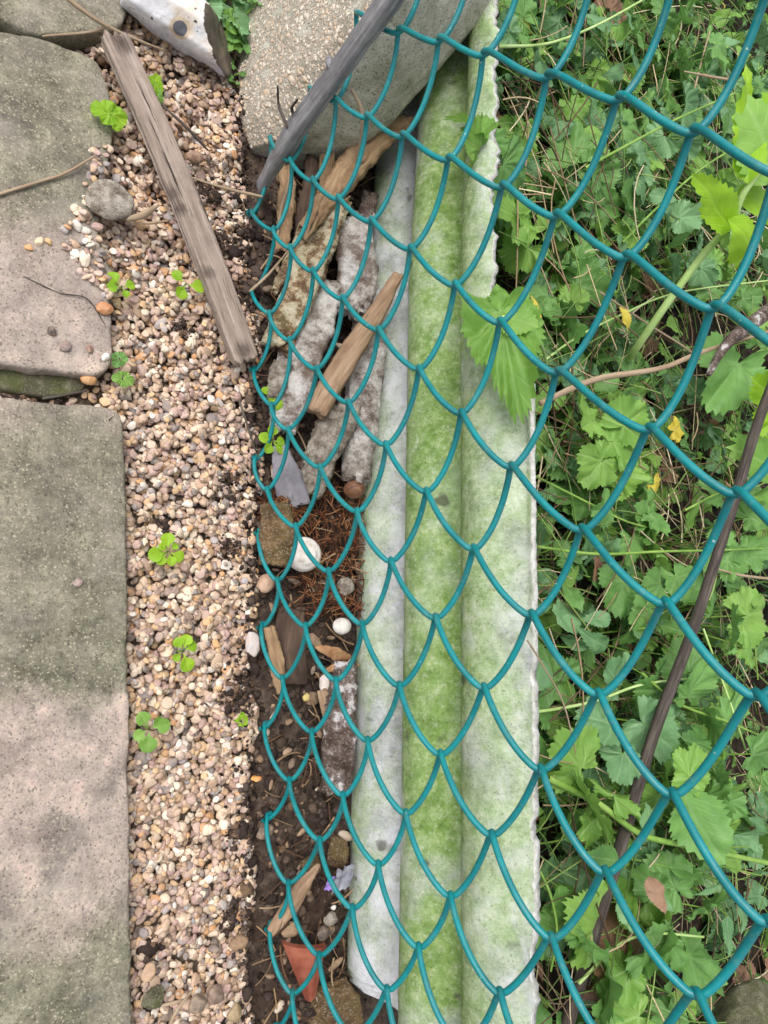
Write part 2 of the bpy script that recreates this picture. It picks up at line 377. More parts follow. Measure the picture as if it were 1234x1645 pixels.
def mat_sheet():
    t = NT('algae_stained_fibre_cement'); uv = t.n('ShaderNodeUVMap').outputs[0]; u, v, _ = t.sep(uv)
    wob = t.math('MULTIPLY', t.math('SUBTRACT', t.noise(14, 4, .6), .5), .030)
    vv = t.math('ADD', v, wob)      # v = height up the sheet in metres
    grey = t.ramp(t.noise(50, 7, .7), [(.3, srgb(128, 130, 126)), (.5, srgb(180, 180, 186)), (.68, srgb(220, 220, 226))])
    green = t.ramp(t.noise(75, 8, .75), [(.28, srgb(84, 110, 48)), (.44, srgb(114, 146, 70)), (.57, srgb(142, 168, 98)), (.72, srgb(188, 202, 154))])
    pale = t.ramp(t.noise(75, 8, .75), [(.3, srgb(136, 162, 104)), (.46, srgb(170, 190, 142)), (.64, srgb(214, 222, 204))])
    # where algae grows: a band for each corrugation
    vm = t.step(vv, -.02, .20)
    band = t.ramp(vm, [(0, (.25,) * 3), (.13, (.3,) * 3), (.20, (.05,) * 3), (.33, (.0,) * 3), (.37, (.85,) * 3), (.52, (1,) * 3), (.62, (.75,) * 3), (.66, (.95,) * 3), (.74, (.6,) * 3), (.84, (.22,) * 3), (1, (.08,) * 3)])
    pat = t.step(t.noise(24, 5, .65, dist=.5), .30, .56)
    lp = t.math('MULTIPLY', t.step(t.noise(11, 4, .6, t.mapv(t.P, loc=(2, 7, 1))), .52, .66), .75)
    f = t.math('MULTIPLY', band, t.math('SUBTRACT', 1.0, lp))
    c = t.mix(t.math('MULTIPLY', pat, .85), grey, pale)
    c = t.mix(t.math('MULTIPLY', t.step(vm, .36, .30), .85), c, grey)
    c = t.mix(t.math('MULTIPLY', t.math('MULTIPLY', t.step(t.noise(24, 6, .75), .44, .56), t.step(vm, .26, .10)), .85), c, pale)
    f = t.math('MULTIPLY', f, t.step(t.noise(42, 6, .75, dist=.3), .24, .44))
    c = t.mix(f, c, green)
    c = t.mix(t.math('MULTIPLY', t.step(t.noise(130, 6, .8), .50, .66), .4), c, srgb(196, 202, 176))
    c = t.mix(t.math('MULTIPLY', t.step(t.noise(100, 6, .8, t.mapv(t.P, loc=(2, 2, 8))), .54, .72), .5), c, srgb(78, 96, 44))
    c = t.mix(t.math('MULTIPLY', t.step(t.noise(260, 4, .7), .54, .7), .35), c, srgb(206, 212, 176))
    sp = t.sep(t.vor(900, out='Color'))
    c = t.mix(t.math('MULTIPLY', t.step(sp[0], .93, 1.0), .4), c, srgb(72, 78, 50))
    c = t.mix(t.math('MULTIPLY', t.step(t.noise(340, 5, .8), .55, .72), .45), c, srgb(86, 104, 52))
    c = t.mix(t.math('MULTIPLY', t.step(t.noise(26, 5, .65, t.mapv(t.P, (1, .45, 1), (9, 2, 4))), .53, .68), t.ramp(vm, [(0, (.9,) * 3), (.36, (.8,) * 3), (.42, (.15,) * 3), (.68, (.2,) * 3), (.75, (.7,) * 3), (1, (.9,) * 3)])), c, t.mix(t.noise(220, 4), srgb(196, 196, 204), srgb(232, 232, 236)))
    c = t.mix(t.math('MULTIPLY', t.step(t.noise(38, 3, .4, t.mapv(t.P, loc=(4, 4, 4))), .68, .73), .75), c, srgb(74, 72, 62))
    h = t.math('ADD', t.noise(500, 5, .75), t.math('MULTIPLY', t.noise(90, 5), 1.2))
    return t.done(c, .93, t.bump(h, .9, .0016), .2)
M = {}
M['pebble'] = mat_pebble(); M['slab'] = mat_slab(); M['soil'] = mat_soil(); M['sheet'] = mat_sheet()
M['sheet_edge'] = mat_concrete('broken_fibre_cement_edge', [(.3, srgb(150, 150, 138)), (.45, srgb(206, 204, 194)), (.6, srgb(236, 234, 228))], 150, .3, .9)
def mat_wire():
    t = NT('green_plastic_coating'); c = t.ramp(t.noise(60, 6, .65), [(.3, srgb(0, 102, 106)), (.55, srgb(0, 122, 126)), (.8, srgb(8, 138, 140))])
    c = t.mix(t.math('MULTIPLY', t.step(t.noise(140, 5, .8), .52, .72), .28), c, srgb(122, 140, 128))
    c = t.mix(t.math('MULTIPLY', t.step(t.noise(420, 3, .6), .70, .74), .8), c, srgb(176, 196, 184))
    return t.done(c, t.step(t.noise(90, 4), -.2, 1.4), t.bump(t.noise(350, 4, .7), .22, .0004), .5)
M['wire'] = mat_wire()
M['clod'] = mat_attr('soil_clod', .95, 400, .5, 1.0, .0012, .1)
M['litter'] = mat_attr('dry_litter', .8, 260, .4, .4, .0006, .2)
M['plank'] = mat_wood('weathered_plank_wood', [(.28, srgb(104, 88, 78)), (.44, srgb(138, 122, 110)), (.56, srgb(160, 144, 132)), (.72, srgb(188, 176, 168))], .9, 24, 700, 1.0, srgb(104, 92, 86), stains=[(at(200, 72, z=.023), .011), (at(186, 64, z=.023), .007), (at(275, 310, z=.022), .009), (at(290, 335, z=.022), .008), (at(334, 438, z=.021), .007), (at(392, 562, z=.018), .010)])
M['tanwood'] = mat_wood('tan_stick_wood', [(.3, srgb(96, 74, 58)), (.5, srgb(144, 118, 94)), (.7, srgb(182, 158, 132))], .6, 26, 260, .8, srgb(116, 84, 62))
M['rotwood'] = mat_wood('rotten_wood', [(.28, srgb(84, 64, 46)), (.5, srgb(150, 122, 92)), (.75, srgb(188, 164, 130))], .9, 30, 360, 1.0, srgb(88, 66, 48))
M['darkwood'] = mat_wood('dark_wet_wood', [(.3, srgb(44, 34, 30)), (.5, srgb(78, 62, 52)), (.75, srgb(116, 96, 80))], .8, 26, 300, .9, srgb(50, 40, 34))
M['greybranch'] = mat_wood('smooth_grey_bark', [(.3, srgb(96, 95, 98)), (.47, srgb(128, 127, 130)), (.62, srgb(166, 165, 166))], .55, 24, 420, .8, srgb(98, 95, 100), .6)
M['darktwig'] = mat_wood('dark_twig_bark', [(.3, srgb(42, 37, 34)), (.5, srgb(70, 62, 57)), (.72, srgb(118, 110, 100))], .6, 30, 300, .7, srgb(70, 60, 56))
M['strawtwig'] = mat_wood('dry_straw_twig', [(.3, srgb(118, 100, 80)), (.5, srgb(154, 134, 110)), (.75, srgb(188, 170, 144))], .3, 26, 500, .4, srgb(140, 112, 88))
M['crust'] = mat_concrete('lichen_crusted_bark', [(.34, srgb(82, 58, 40)), (.45, srgb(142, 112, 80)), (.52, srgb(206, 190, 156)), (.68, srgb(234, 226, 204))], 75, .4, 1.0, .35, .0022)
M['whiterot'] = mat_concrete('whitened_stone', [(.33, srgb(78, 66, 60)), (.42, srgb(140, 128, 122)), (.50, srgb(194, 187, 180)), (.66, srgb(230, 226, 220))], 62, .35, .9, 0, .0022, dirt=.75)
M['mortar'] = mat_concrete('crumbling_mortar', [(.32, srgb(92, 78, 66)), (.44, srgb(158, 144, 130)), (.54, srgb(200, 188, 172)), (.7, srgb(234, 226, 212))], 110, .55, 1.0, 0, .0028, dirt=.6)
M['grey_conc'] = mat_concrete('grey_cast_concrete', [(.3, srgb(156, 152, 136)), (.5, srgb(196, 192, 176)), (.7, srgb(222, 218, 204))], 60, .7, 1.0, .25, .0018)
M['agg_conc'] = mat_concrete('exposed_aggregate_concrete', [(.25, srgb(166, 156, 138)), (.5, srgb(200, 190, 172)), (.75, srgb(222, 214, 200))], 110, .5, 1.0, .1, .0022)
M['streaked'] = mat_concrete('wet_wood_streaked_white', [(.36, srgb(58, 46, 42)), (.48, srgb(96, 80, 72)), (.56, srgb(132, 118, 112)), (.60, srgb(206, 200, 200)), (.7, srgb(226, 222, 222))], 55, .3, 1.0, 0, .002)
M['shade_soil'] = mat_plain('shade_darkened_soil', [(.3, srgb(28, 24, 22)), (.5, srgb(48, 41, 36)), (.75, srgb(76, 64, 54))], 120, .95, 1.0, .002, .1)  # darker soil colour that paints the shade in gaps between the weeds
M['grit'] = mat_concrete('brown_grit', [(.3, srgb(92, 78, 66)), (.5, srgb(140, 120, 102)), (.7, srgb(184, 162, 140))], 160, .5, 1.0, 0, .003)
M['moss_riser'] = mat_concrete('mossy_mortar', [(.25, srgb(70, 66, 48)), (.5, srgb(120, 116, 88)), (.75, srgb(176, 172, 140))], 110, .4, 1.0, .7, .003)
M['terracotta'] = mat_plain('terracotta', [(.3, srgb(112, 56, 40)), (.5, srgb(146, 80, 60)), (.75, srgb(168, 104, 82))], 60, .85, .5)
M['slate'] = mat_wood('grey_slate', [(.3, srgb(96, 92, 98)), (.5, srgb(128, 124, 130)), (.75, srgb(156, 152, 156))], .6, 30, 200, .7, srgb(86, 82, 88), .55)
M['shell'] = mat_plain('pale_snail_shell', [(.3, srgb(176, 162, 148)), (.5, srgb(212, 204, 196)), (.75, srgb(230, 226, 220))], 90, .6, .5)
M['brownshell'] = mat_plain('brown_snail_shell', [(.3, srgb(78, 48, 34)), (.5, srgb(120, 84, 62)), (.75, srgb(168, 132, 104))], 90, .4, .4)
M['chipbrown'] = mat_plain('brown_bark', [(.3, srgb(120, 84, 56)), (.5, srgb(158, 118, 84)), (.75, srgb(182, 146, 108))], 90, .8, .8)
M['petal'] = mat_plain('lilac_petal', [(.3, srgb(140, 112, 190)), (.7, srgb(172, 146, 214))], 40, .6, .1)
M['foil'] = mat_plain('crumpled_grey_film', [(.3, srgb(112, 112, 124)), (.5, srgb(150, 150, 160)), (.75, srgb(196, 196, 204))], 50, .4, .9)
M['bstone'] = mat_concrete('brown_sandstone', [(.25, srgb(62, 48, 34)), (.5, srgb(112, 88, 60)), (.75, srgb(158, 130, 92))], 70, .4, 1.0, .2, .002)
M['leaf'] = mat_leaf('green_leaf', srgb(58, 100, 46), srgb(118, 164, 84), srgb(160, 190, 132), .30)
M['leaf_blue'] = mat_leaf('blue_green_leaf', srgb(62, 104, 62), srgb(122, 164, 110), srgb(168, 196, 154), .25)
M['leaf_light'] = mat_leaf('light_green_leaf', srgb(88, 138, 48), srgb(142, 184, 86), srgb(184, 212, 140), .38)
M['leaf_lime'] = mat_leaf('lime_green_leaf', srgb(118, 172, 26), srgb(164, 206, 52), srgb(196, 222, 110), .45)
M['leaf_yellow'] = mat_leaf('yellowed_leaf', srgb(190, 168, 40), srgb(226, 204, 84), srgb(228, 210, 130), .35, srgb(150, 110, 40))
M['leaf_dry'] = mat_leaf('dry_brown_leaf', srgb(98, 70, 54), srgb(150, 116, 90), srgb(160, 128, 100), .15, srgb(72, 50, 40))
M['stem'] = mat_plain('green_stem', [(.3, srgb(88, 124, 50)), (.5, srgb(118, 152, 66)), (.75, srgb(150, 176, 92))], 40, .55, .2)
M['stem_pale'] = mat_plain('pale_green_stem', [(.3, srgb(136, 166, 88)), (.5, srgb(164, 190, 116)), (.75, srgb(186, 206, 144))], 40, .55, .2)
def mat_flint():
    t = NT('chalky_flint_rind'); n = t.noise(34, 6, .7)
    c = t.ramp(n, [(.25, srgb(170, 168, 172)), (.45, srgb(222, 220, 222)), (.7, srgb(242, 240, 236))])
    c = t.mix(t.math('MULTIPLY', t.step(t.noise(40, 5, .6, t.mapv(t.P, loc=(3, 3, 3))), .5, .66), .6), c, srgb(214, 188, 152))
    c = t.mix(t.step(t.noise(210, 3, .5), .66, .72), c, srgb(58, 54, 58))
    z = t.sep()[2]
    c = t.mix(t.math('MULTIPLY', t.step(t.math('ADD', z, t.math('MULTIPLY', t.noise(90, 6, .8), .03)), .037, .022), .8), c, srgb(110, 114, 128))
    return t, c
# ------------------------------------------------------------------ ground, soil and paving
def grid(x0, x1, y0, y1, st, fz):
    nx = int((x1 - x0) / st) + 1; ny = int((y1 - y0) / st) + 1
    X, Y = np.meshgrid(np.linspace(x0, x1, nx), np.linspace(y0, y1, ny)); P = np.stack([X.ravel(), Y.ravel(), 0 * X.ravel()], 1)
    P[:, 2] = fz(P); i = np.arange(nx * ny).reshape(ny, nx)
    F = np.stack([i[:-1, :-1].ravel(), i[:-1, 1:].ravel(), i[1:, 1:].ravel(), i[1:, :-1].ravel()], 1)
    return P, F
V, F = grid(-4, 5, -4, 5, .09, lambda P: -.045 + .006 * fbm(P * 6, 3))
tag(centred('ground', V, F, M['soil']), 'dark earth around the paving and under the weeds', kind='structure')
def soil_h(P):
    x, y = P[:, 0], P[:, 1]
    base = np.interp(x, [-.3, -.02, .015, .06, .12, .2, .3, 1.6], [-.020, -.018, -.008, -.014, -.018, -.012, -.008, .0])
    e = np.minimum.reduce([x + .3, 1.6 - x, y + 1.0, 1.3 - y]); base = base - .05 * np.clip(1 - e / .06, 0, 1)
    return base + .006 * fbm(P * 28, 11, 5) + .0035 * np.abs(fbm(P * 130, 12, 3))
V, F = grid(-.3, .26, -.62, .52, .0025, soil_h)
V[:, 2] -= .02 * np.clip(1 - np.minimum.reduce([V[:, 0] + .3, .26 - V[:, 0], V[:, 1] + .62, .52 - V[:, 1]]) / .01, 0, 1)
tag(centred('soil', V, F, M['soil']), 'damp crumbly soil in the gap under the fence', kind='structure')
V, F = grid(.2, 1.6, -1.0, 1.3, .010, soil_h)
tag(centred('weed_bed', V, F, M['shade_soil']), 'earth darkened for shade below the weeds behind the sheet', kind='structure')

ST = .010                                   # level of the slab tops
def inpoly(x, y, poly):
    c = False; j = len(poly) - 1
    for i in range(len(poly)):
        if (poly[i][1] > y) != (poly[j][1] > y) and x < (poly[j][0] - poly[i][0]) * (y - poly[i][1]) / (poly[j][1] - poly[i][1]) + poly[i][0]: c = not c
        j = i
    return c
def slab(name, px, label, seed, z1=ST, z0=-.035, mat='slab', rnd=.0022):
    P = np.array([at(a, b, z=z1)[:2] for a, b in px]); n = len(P); Q = []
    for i in range(n):
        a, b = P[i], P[(i + 1) % n]; k = max(2, int(np.linalg.norm(b - a) / .0035))
        for j in range(k): Q.append(a + (b - a) * j / k)
    Q = np.array(Q); m = len(Q)
    for _ in range(4): Q = (np.roll(Q, 1, 0) + Q * 2 + np.roll(Q, -1, 0)) / 4
    T = np.roll(Q, -1, 0) - np.roll(Q, 1, 0); T /= np.linalg.norm(T, axis=1)[:, None]; N = np.stack([T[:, 1], -T[:, 0]], 1)
    if (N * (Q - Q.mean(0))).sum() < 0: N = -N
    rings = [(0.0, z0), (.0, z1 - .007), (.0002, z1 - rnd), (-.0006, z1 - rnd * .3), (-.0016, z1 - .0003), (-.0036, z1), (-.010, z1)]
    V = []
    for r, (o, zz) in enumerate(rings):
        q3 = np.c_[Q, np.full(m, zz)]
        nz = .0024 * fbm(q3 * 26, seed) + .0016 * fbm(q3 * 90, seed + 1) + .0009 * fbm(q3 * 300, seed + 3)
        off = o + nz * (1 if r < 5 else .3)
        p = np.c_[Q + N * off[:, None], np.full(m, zz) + (.0006 * fbm(q3 * 110, seed + 7) if 1 < r < 6 else 0)]
        V.append(p)
    V = np.concatenate(V); F = []
    for r in range(len(rings) - 1):
        for k in range(m):
            a, b = r * m + k, r * m + (k + 1) % m; F.append((a, b, b + m, a + m))
    rim = V[-m:]; lo, hi = rim[:, :2].min(0), rim[:, :2].max(0); poly = [tuple(p[:2]) for p in rim]
    lo = np.maximum(lo, (-.34, -.62)); hi = np.minimum(hi, (.1, .50)); st = .0045; cand_ = []
    for gx in np.arange(lo[0], hi[0], st):
        for gy in np.arange(lo[1], hi[1], st):
            cand_.append((gx + .3 * st * math.sin(gy * 900), gy))
    cand_ = [c for c in cand_ if inpoly(c[0], c[1], poly) and np.min((rim[:, 0] - c[0]) ** 2 + (rim[:, 1] - c[1]) ** 2) > (.6 * st) ** 2]
    pts2 = [Vector(p) for p in poly] + [Vector(c) for c in cand_]
    ov, oe, of, *_ = delaunay_2d_cdt(pts2, [(i, (i + 1) % m) for i in range(m)], [], 1, 1e-7)
    base_ = len(V); W = np.array([(p[0], p[1], z1) for p in ov]); inner = np.array([min(1, 1) for _ in ov])
    dmin = np.array([np.min((rim[:, 0] - p[0]) ** 2 + (rim[:, 1] - p[1]) ** 2) for p in ov]) ** .5
    W[:, 2] += np.clip(dmin / .01, 0, 1) * (.0011 * fbm(W * 22, seed + 8) + .00045 * fbm(W * 110, seed + 9))
    TF = [tuple(base_ + i for i in f) for f in of]
    V = np.vstack([V, W])
    area = .5 * np.sum(Q[:, 0] * np.roll(Q[:, 1], -1) - np.roll(Q[:, 0], -1) * Q[:, 1])
    if area < 0: F = [f[::-1] for f in F]
    F += TF
    o = centred(name, V, F, M[mat]); 
    return tag(o, label, 'paving slab')
slab('paving_slab', [(-420, 628), (0, 640), (110, 648), (165, 652), (196, 658), (200, 700), (204, 900), (206, 1200), (210, 1500), (212, 1900), (-420, 1900)],
     'large slab filling the lower left, straight edge along the gravel', 1)
slab('paving_slab', [(-420, 30), (0, 48), (60, 62), (152, 92), (172, 130), (186, 190), (176, 250), (150, 330), (168, 420), (178, 480), (182, 540), (178, 588), (160, 602), (100, 596), (0, 586), (-420, 570)],
     'upper left slab with rounded pink lower corner, gravel spilled on its edge', 2)
slab('paving_slab', [(-420, -300), (205, -300), (208, 10), (196, 44), (150, 52), (90, 56), (40, 52), (0, 22), (-420, 0)],
     'dark slab at the very top left behind the twig', 3)
slab('mortar_kerb', [(-300, 580), (0, 585), (80, 592), (130, 604), (138, 622), (100, 634), (40, 632), (0, 624), (-300, 616)],
     'crumbling mossy mortar strip under the edge of the upper slab', 4, z1=-.001, z0=-.03, mat='moss_riser')['category'] = 'mortar'

# ------------------------------------------------------------------ gravel, dropped stone by stone on a height map
rng = np.random.default_rng(7)
PAL = [((214, 190, 166), 14), ((202, 172, 146), 12), ((182, 150, 126), 9), ((230, 214, 192), 13), ((186, 160, 152), 9), ((160, 134, 126), 6),
       ((142, 112, 92), 5), ((212, 174, 126), 9), ((104, 104, 112), 5), ((172, 138, 136), 7), ((234, 228, 218), 5), ((76, 72, 76), 3), ((202, 144, 84), 4), ((150, 150, 156), 4)]
pc = np.array([srgb(*c)[:3] for c, _ in PAL]); pc = pc * .80 + np.array(srgb(190, 166, 148)[:3]) * .20; pw = np.array([x for _, x in PAL], float); pw /= pw.sum()
SH = [stone_shape(rng, 3 if False else 2, int(rng.integers(5, 13)), .12, .46, i) for i in range(40)]
SHH = []
for i in range(40):
    V, F = stone_shape(rng, 3, int(rng.integers(6, 14)), .12, .44, i + 50); SHH.append((V, F))
gx0, gy0, gs = -.24, -.62, .001
H = np.full((int(.36 / gs), int(1.12 / gs)), -.010)
LIM_Y = np.array([-.60, -.48, -.30, -.21, -.12, .0, .08, .16, .24, .34, .50])
# right-hand limit of the gravel (x) along y and the left limit set by the slabs
RIGHT = np.array([-.018, -.014, -.008, -.004, .004, .006, .004, .000, .004, .004, .0])
def toworld(px, z): return [tuple(at(a, b, z=z)[:2]) for a, b in px]
SA = toworld([(-420, 628), (0, 640), (196, 654), (203, 700), (206, 1200), (213, 1900), (-420, 1900)], ST)
SB = toworld([(-420, 30), (0, 48), (60, 62), (155, 92), (176, 130), (188, 190), (176, 250), (150, 330), (168, 420), (182, 480), (186, 540), (182, 588), (160, 604), (0, 588), (-420, 570)], ST)
SC = toworld([(-420, -300), (205, -300), (210, 10), (198, 46), (90, 58), (40, 54), (0, 22), (-420, 0)], ST)
SPILL = toworld([(150, 230), (200, 240), (205, 420), (195, 500), (170, 480), (110, 420), (95, 380), (120, 350), (135, 300)], ST)
def region(x, y):
    """0 outside, 1 gravel bed, 2 gravel spilled on the slab edge"""
    if x > np.interp(y, LIM_Y, RIGHT) + .006 * math.sin(y * 60) * .6: return 0
    if inpoly(x, y, SA) or inpoly(x, y, SC): return 0
    if inpoly(x, y, SB): return 2 if inpoly(x, y, SPILL) else 0
    g = at(150, 620, z=0)
    if x < -.115 and y < at(150, 596, z=0)[1] and y > at(150, 660, z=0)[1]: return 3
    if x < -.13 and y > at(20, 60, z=0)[1] - .01: return 3
    return 1
stones = []; hp = []; 
NT_ = 34000
cand = np.c_[rng.uniform(-.235, .02, NT_), rng.uniform(-.58, .46, NT_)]
for k, (x, y) in enumerate(cand):
    r = region(x, y)
    if r == 0: continue
    if r == 2 and rng.random() > .42: continue
    if r == 3 and rng.random() > .22: continue
    a = .0034 * math.exp(rng.normal(0, .24)); a = min(a, .0058)
    if k > NT_ * .78: a *= .72
    b = a * rng.uniform(.62, .95); c = a * rng.uniform(.30, .50); ang = rng.uniform(0, 2 * math.pi)
    rr = int(a / gs) + 1; ci = int((x - gx0) / gs); cj = int((y - gy0) / gs)
    if ci - rr < 0 or cj - rr < 0 or ci + rr + 1 >= H.shape[0] or cj + rr + 1 >= H.shape[1]: continue
    sub = H[ci - rr:ci + rr + 1, cj - rr:cj + rr + 1]
    if r == 2: sub[:] = np.maximum(sub, ST)
    ii, jj = np.mgrid[-rr:rr + 1, -rr:rr + 1] * gs
    u = (ii * math.cos(ang) + jj * math.sin(ang)) / a; v = (-ii * math.sin(ang) + jj * math.cos(ang)) / b
    q = 1 - u * u - v * v; ms = q > 0
    if ms.sum() < 3: continue
    hh = sub[ms]; rest = np.quantile(hh, .60) + c * .50
    if r == 1 and rest > .0058 + .002 * math.sin(x * 40) * math.sin(y * 23): continue
    gx, gy = (ii[ms] * (hh - hh.mean())).sum(), (jj[ms] * (hh - hh.mean())).sum(); dn = (ii[ms] ** 2).sum() + 1e-9
    tx, ty = np.clip(gx / dn, -.4, .4), np.clip(gy / dn, -.4, .4)
    sub[ms] = np.maximum(sub[ms], rest + c * np.sqrt(q[ms]) * .9)
    stones.append((x, y, rest, a, b, c, ang, tx, ty, pc[rng.choice(len(pc), p=pw)] * rng.uniform(.8, 1.12)))
def stone_mesh(s, shp):
    x, y, z, a, b, c, ang, tx, ty, colr = s; V, F = shp
    V = (V * np.array([a, b, c])) @ rotz(ang).T
    V = np.c_[V[:, :2], V[:, 2] + V[:, 0] * tx + V[:, 1] * ty] + np.array([x, y, z])
    return V, F
R3 = np.array(ROT)
def screen(p):
    d = (np.asarray(p) - np.array(CAM)) @ R3
    return 617 + FOC * d[0] / -d[2], 822.5 - FOC * d[1] / -d[2]
vis = []
for i, s in enumerate(stones):
    ci = int((s[0] - gx0) / gs); cj = int((s[1] - gy0) / gs)
    top = s[2] + s[5] * .9; sx, sy = screen(s[:3])
    if H[ci, cj] <= top + .0006 and 0 < sx < 1234 and 0 < sy < 1645: vis.append((s[3] * s[4], i))
vis = {i for _, i in sorted(vis, reverse=True)[:298]}
V, F = grid(-.235, -.012, -.58, .45, .01, lambda P: np.full(len(P), -.0125))
gb = centred('gravel_bed', V, F, M['grit']); tag(gb, 'strip of multicoloured pea gravel between the slabs and the fence', kind='structure')
acc = Acc()
for i, s in enumerate(stones):
    if i in vis:
        V, F = stone_mesh(s, SHH[i % 40]); c = np.array(s[:3])
        me = mesh_np('pebble', V - c, F, col=np.tile(s[9], (len(V), 1))); o = link('pebble', me, M['pebble'], gb); o.location = c - np.array(gb.location)
    else:
        V, F = stone_mesh(s, SH[i % 40]); acc.add(V, F, s[9])
o = acc.out('gravel', M['pebble'], gb); o['kind'] = 'stuff'
# soil crumbs between gravel and sheet, and scattered into the gravel edge
acc = Acc(); rng = np.random.default_rng(21)
for k in range(8200):
    y = rng.uniform(-.58, .40); x = rng.uniform(-.002, .10 + .1 * (y + .4)) if rng.random() < .8 else np.interp(y, LIM_Y, RIGHT) + rng.normal(-.002, .006)
    a = .0014 * math.exp(rng.normal(0, .62)); a = min(a, .0072)
    V, F = SH[k % 40]; h = soil_h(np.array([[x, y, 0]]))[0]
    if x < np.interp(y, LIM_Y, RIGHT): h = max(h, H[int((x - gx0) / gs), int((y - gy0) / gs)] - .0006)
    V = (V * np.array([a, a * .8, a * .7]) * (1 + .25 * vnoise(V * 2.3 + k, 3))[:, None]) @ rotz(rng.uniform(0, 6)).T + np.array([x, y, h + a * .3])
    b = rng.uniform(.5, 1.3); base = [srgb(84, 72, 66), srgb(62, 52, 48), srgb(104, 88, 76), srgb(150, 124, 100)][int(rng.choice(4, p=[.42, .34, .18, .06]))]
    acc.add(V, F, np.array(base[:3]) * b)
for (cx, cy, rx, nn) in ((362, 385, 26, 260), (340, 300, 14, 110), (395, 455, 14, 120), (375, 770, 22, 110), (392, 1118, 30, 260), (380, 880, 16, 90), (268, 838, 12, 50), (395, 1340, 18, 160), (300, 520, 16, 60), (250, 1530, 14, 40), (385, 1480, 18, 120), (60, 668 - 36, 55, 160), (100, 90, 60, 140)):
    p0 = at(cx, cy, z=.008)
    for k in range(nn):
        q = p0 + Vector((rng.normal(0, 1), rng.normal(0, 1), 0)) * mm(p0, rx) * .6; a = .0012 * math.exp(rng.normal(0, .5)); V, F = SH[k % 40]
        ii, jj = int((q.x - gx0) / gs), int((q.y - gy0) / gs)
        if not (0 < ii < H.shape[0] and 0 < jj < H.shape[1]): continue
        V = (V * np.array([a, a * .85, a * .7]) * (1 + .3 * vnoise(V * 2.3 + k, 3))[:, None]) + np.array([q.x, q.y, H[ii, jj] + a * .2])
        acc.add(V, F, np.array(srgb(*[(78, 66, 60), (60, 50, 46), (112, 90, 74)][k % 3])[:3]))
tag(acc.out('soil_crumbs', M['clod']), 'dark crumbs of soil strewn between gravel and corrugated sheet', 'soil', kind='stuff')

# single stones that stand out
def lone(name, px, py, rx, ry, rh, label, cat, colr=None, z=.006, m=None, rot=0, seed=0, cuts=8, sub=4, rough=.16, n=200):
    rg = np.random.default_rng(seed + 99); p = at(px, py, z=z); a = mm(p, rx); b = mm(p, ry); h = mm(p, rh)
    V, F = stone_shape(rg, sub, cuts, rough, .56, seed + 200)
    V = (V * np.array([a, b, h])) @ rotz(rot).T + np.array([p.x, p.y, z])
    o = centred(name, V, F, M[m or 'pebble'], col=np.tile(np.array(srgb(*(colr or (180, 160, 140)))[:3]), (len(V), 1)))
    return tag(o, label, cat)
lone('concrete_lump', 177, 321, 38, 34, 16, 'round lump of pale sandy concrete on the slab edge left of the plank', 'concrete', m='mortar', z=.016, seed=1, cuts=3, sub=4)
SL = [(47, 397, 8, 6, (204, 150, 96), 'tan pebble alone on the slab, left end of a short row of three'), (63, 388, 9, 6, (214, 190, 160), 'cream middle pebble of the short row of three on the slab'),
      (78, 388, 7, 6, (200, 160, 110), 'ochre pebble, right end of the short row of three on the slab'), (120, 335, 7, 8, (212, 196, 172), 'small cream pebble left of the round concrete lump'),
      (120, 407, 8, 7, (232, 222, 206), 'round whitish pebble stranded below the spilled gravel'), (125, 935, 8, 8, (134, 118, 118), 'small mauve pebble alone on the big lower slab'),
      (83, 532, 7, 9, (62, 54, 54), 'small black flat chip on the pink part of the upper slab'), (106, 556, 10, 9, (112, 96, 98), 'dark mauve flat pebble near the pink corner of the upper slab'),
      (144, 560, 8, 5, (134, 104, 92), 'brown chip of bark-like stone by the corner of the upper slab'), (170, 574, 6, 8, (226, 222, 214), 'small white pebble at the corner of the upper slab')]
for i, (a, b, rx, ry, c, lb) in enumerate(SL):
    lone('slab_pebble', a, b, rx, ry, 4, lb, 'pebble', c, z=ST + .0012, seed=10 + i, rot=i)['group'] = 'stray pebbles on the slabs'
SG = [(195, 1141 - 530, 9, 8, (196, 150, 100), 'pebble'), ]
lone('pebble_stone', 142, 610, 13, 9, 8, 'orange brown stone at the gap between the two slabs', 'stone', (196, 146, 96), z=.004, seed=31)
lone('pebble_stone', 169, 496, 14, 11, 9, 'glossy rust coloured stone beside the small seedling by the upper slab', 'stone', (170, 110, 62), z=.012, seed=32)
lone('pebble_stone', 313, 252, 15, 11, 9, 'brown stone right of the plank, largest in the upper gravel', 'stone', (128, 98, 82), z=.010, seed=33)
lone('pebble_stone', 427, 936, 17, 14, 12, 'smooth pinkish brown cobble at the foot of the fence beside the white shell', 'stone', (176, 144, 122), z=.008, seed=34, rot=1.0)
lone('pebble_stone', 405, 1035, 14, 20, 10, 'pale grey stone half buried at the fence foot', 'stone', (186, 178, 176), z=.006, seed=35)
lone('pebble_stone', 318, 1612, 17, 15, 9, 'rounded dark grey brown stone in the bottom gravel, left one of a pair', 'stone', (112, 98, 88), z=.010, seed=36)
lone('pebble_stone', 347, 1598, 17, 15, 9, 'mauve brown stone in the bottom gravel, right one of a pair', 'stone', (104, 86, 80), z=.010, seed=37)
lone('pebble_stone', 376, 1628, 13, 15, 9, 'olive tan stone at the bottom edge of the gravel', 'stone', (134, 116, 84), z=.010, seed=38)
lone('pebble_stone', 238, 1562, 13, 14, 8, 'rounded tan stone by the slab near the bottom', 'stone', (168, 138, 112), z=.008, seed=39)
lone('pebble_stone', 412, 1251, 9, 6, 7, 'small bright orange stone near the fence foot', 'stone', (214, 140, 60), z=.006, seed=40)
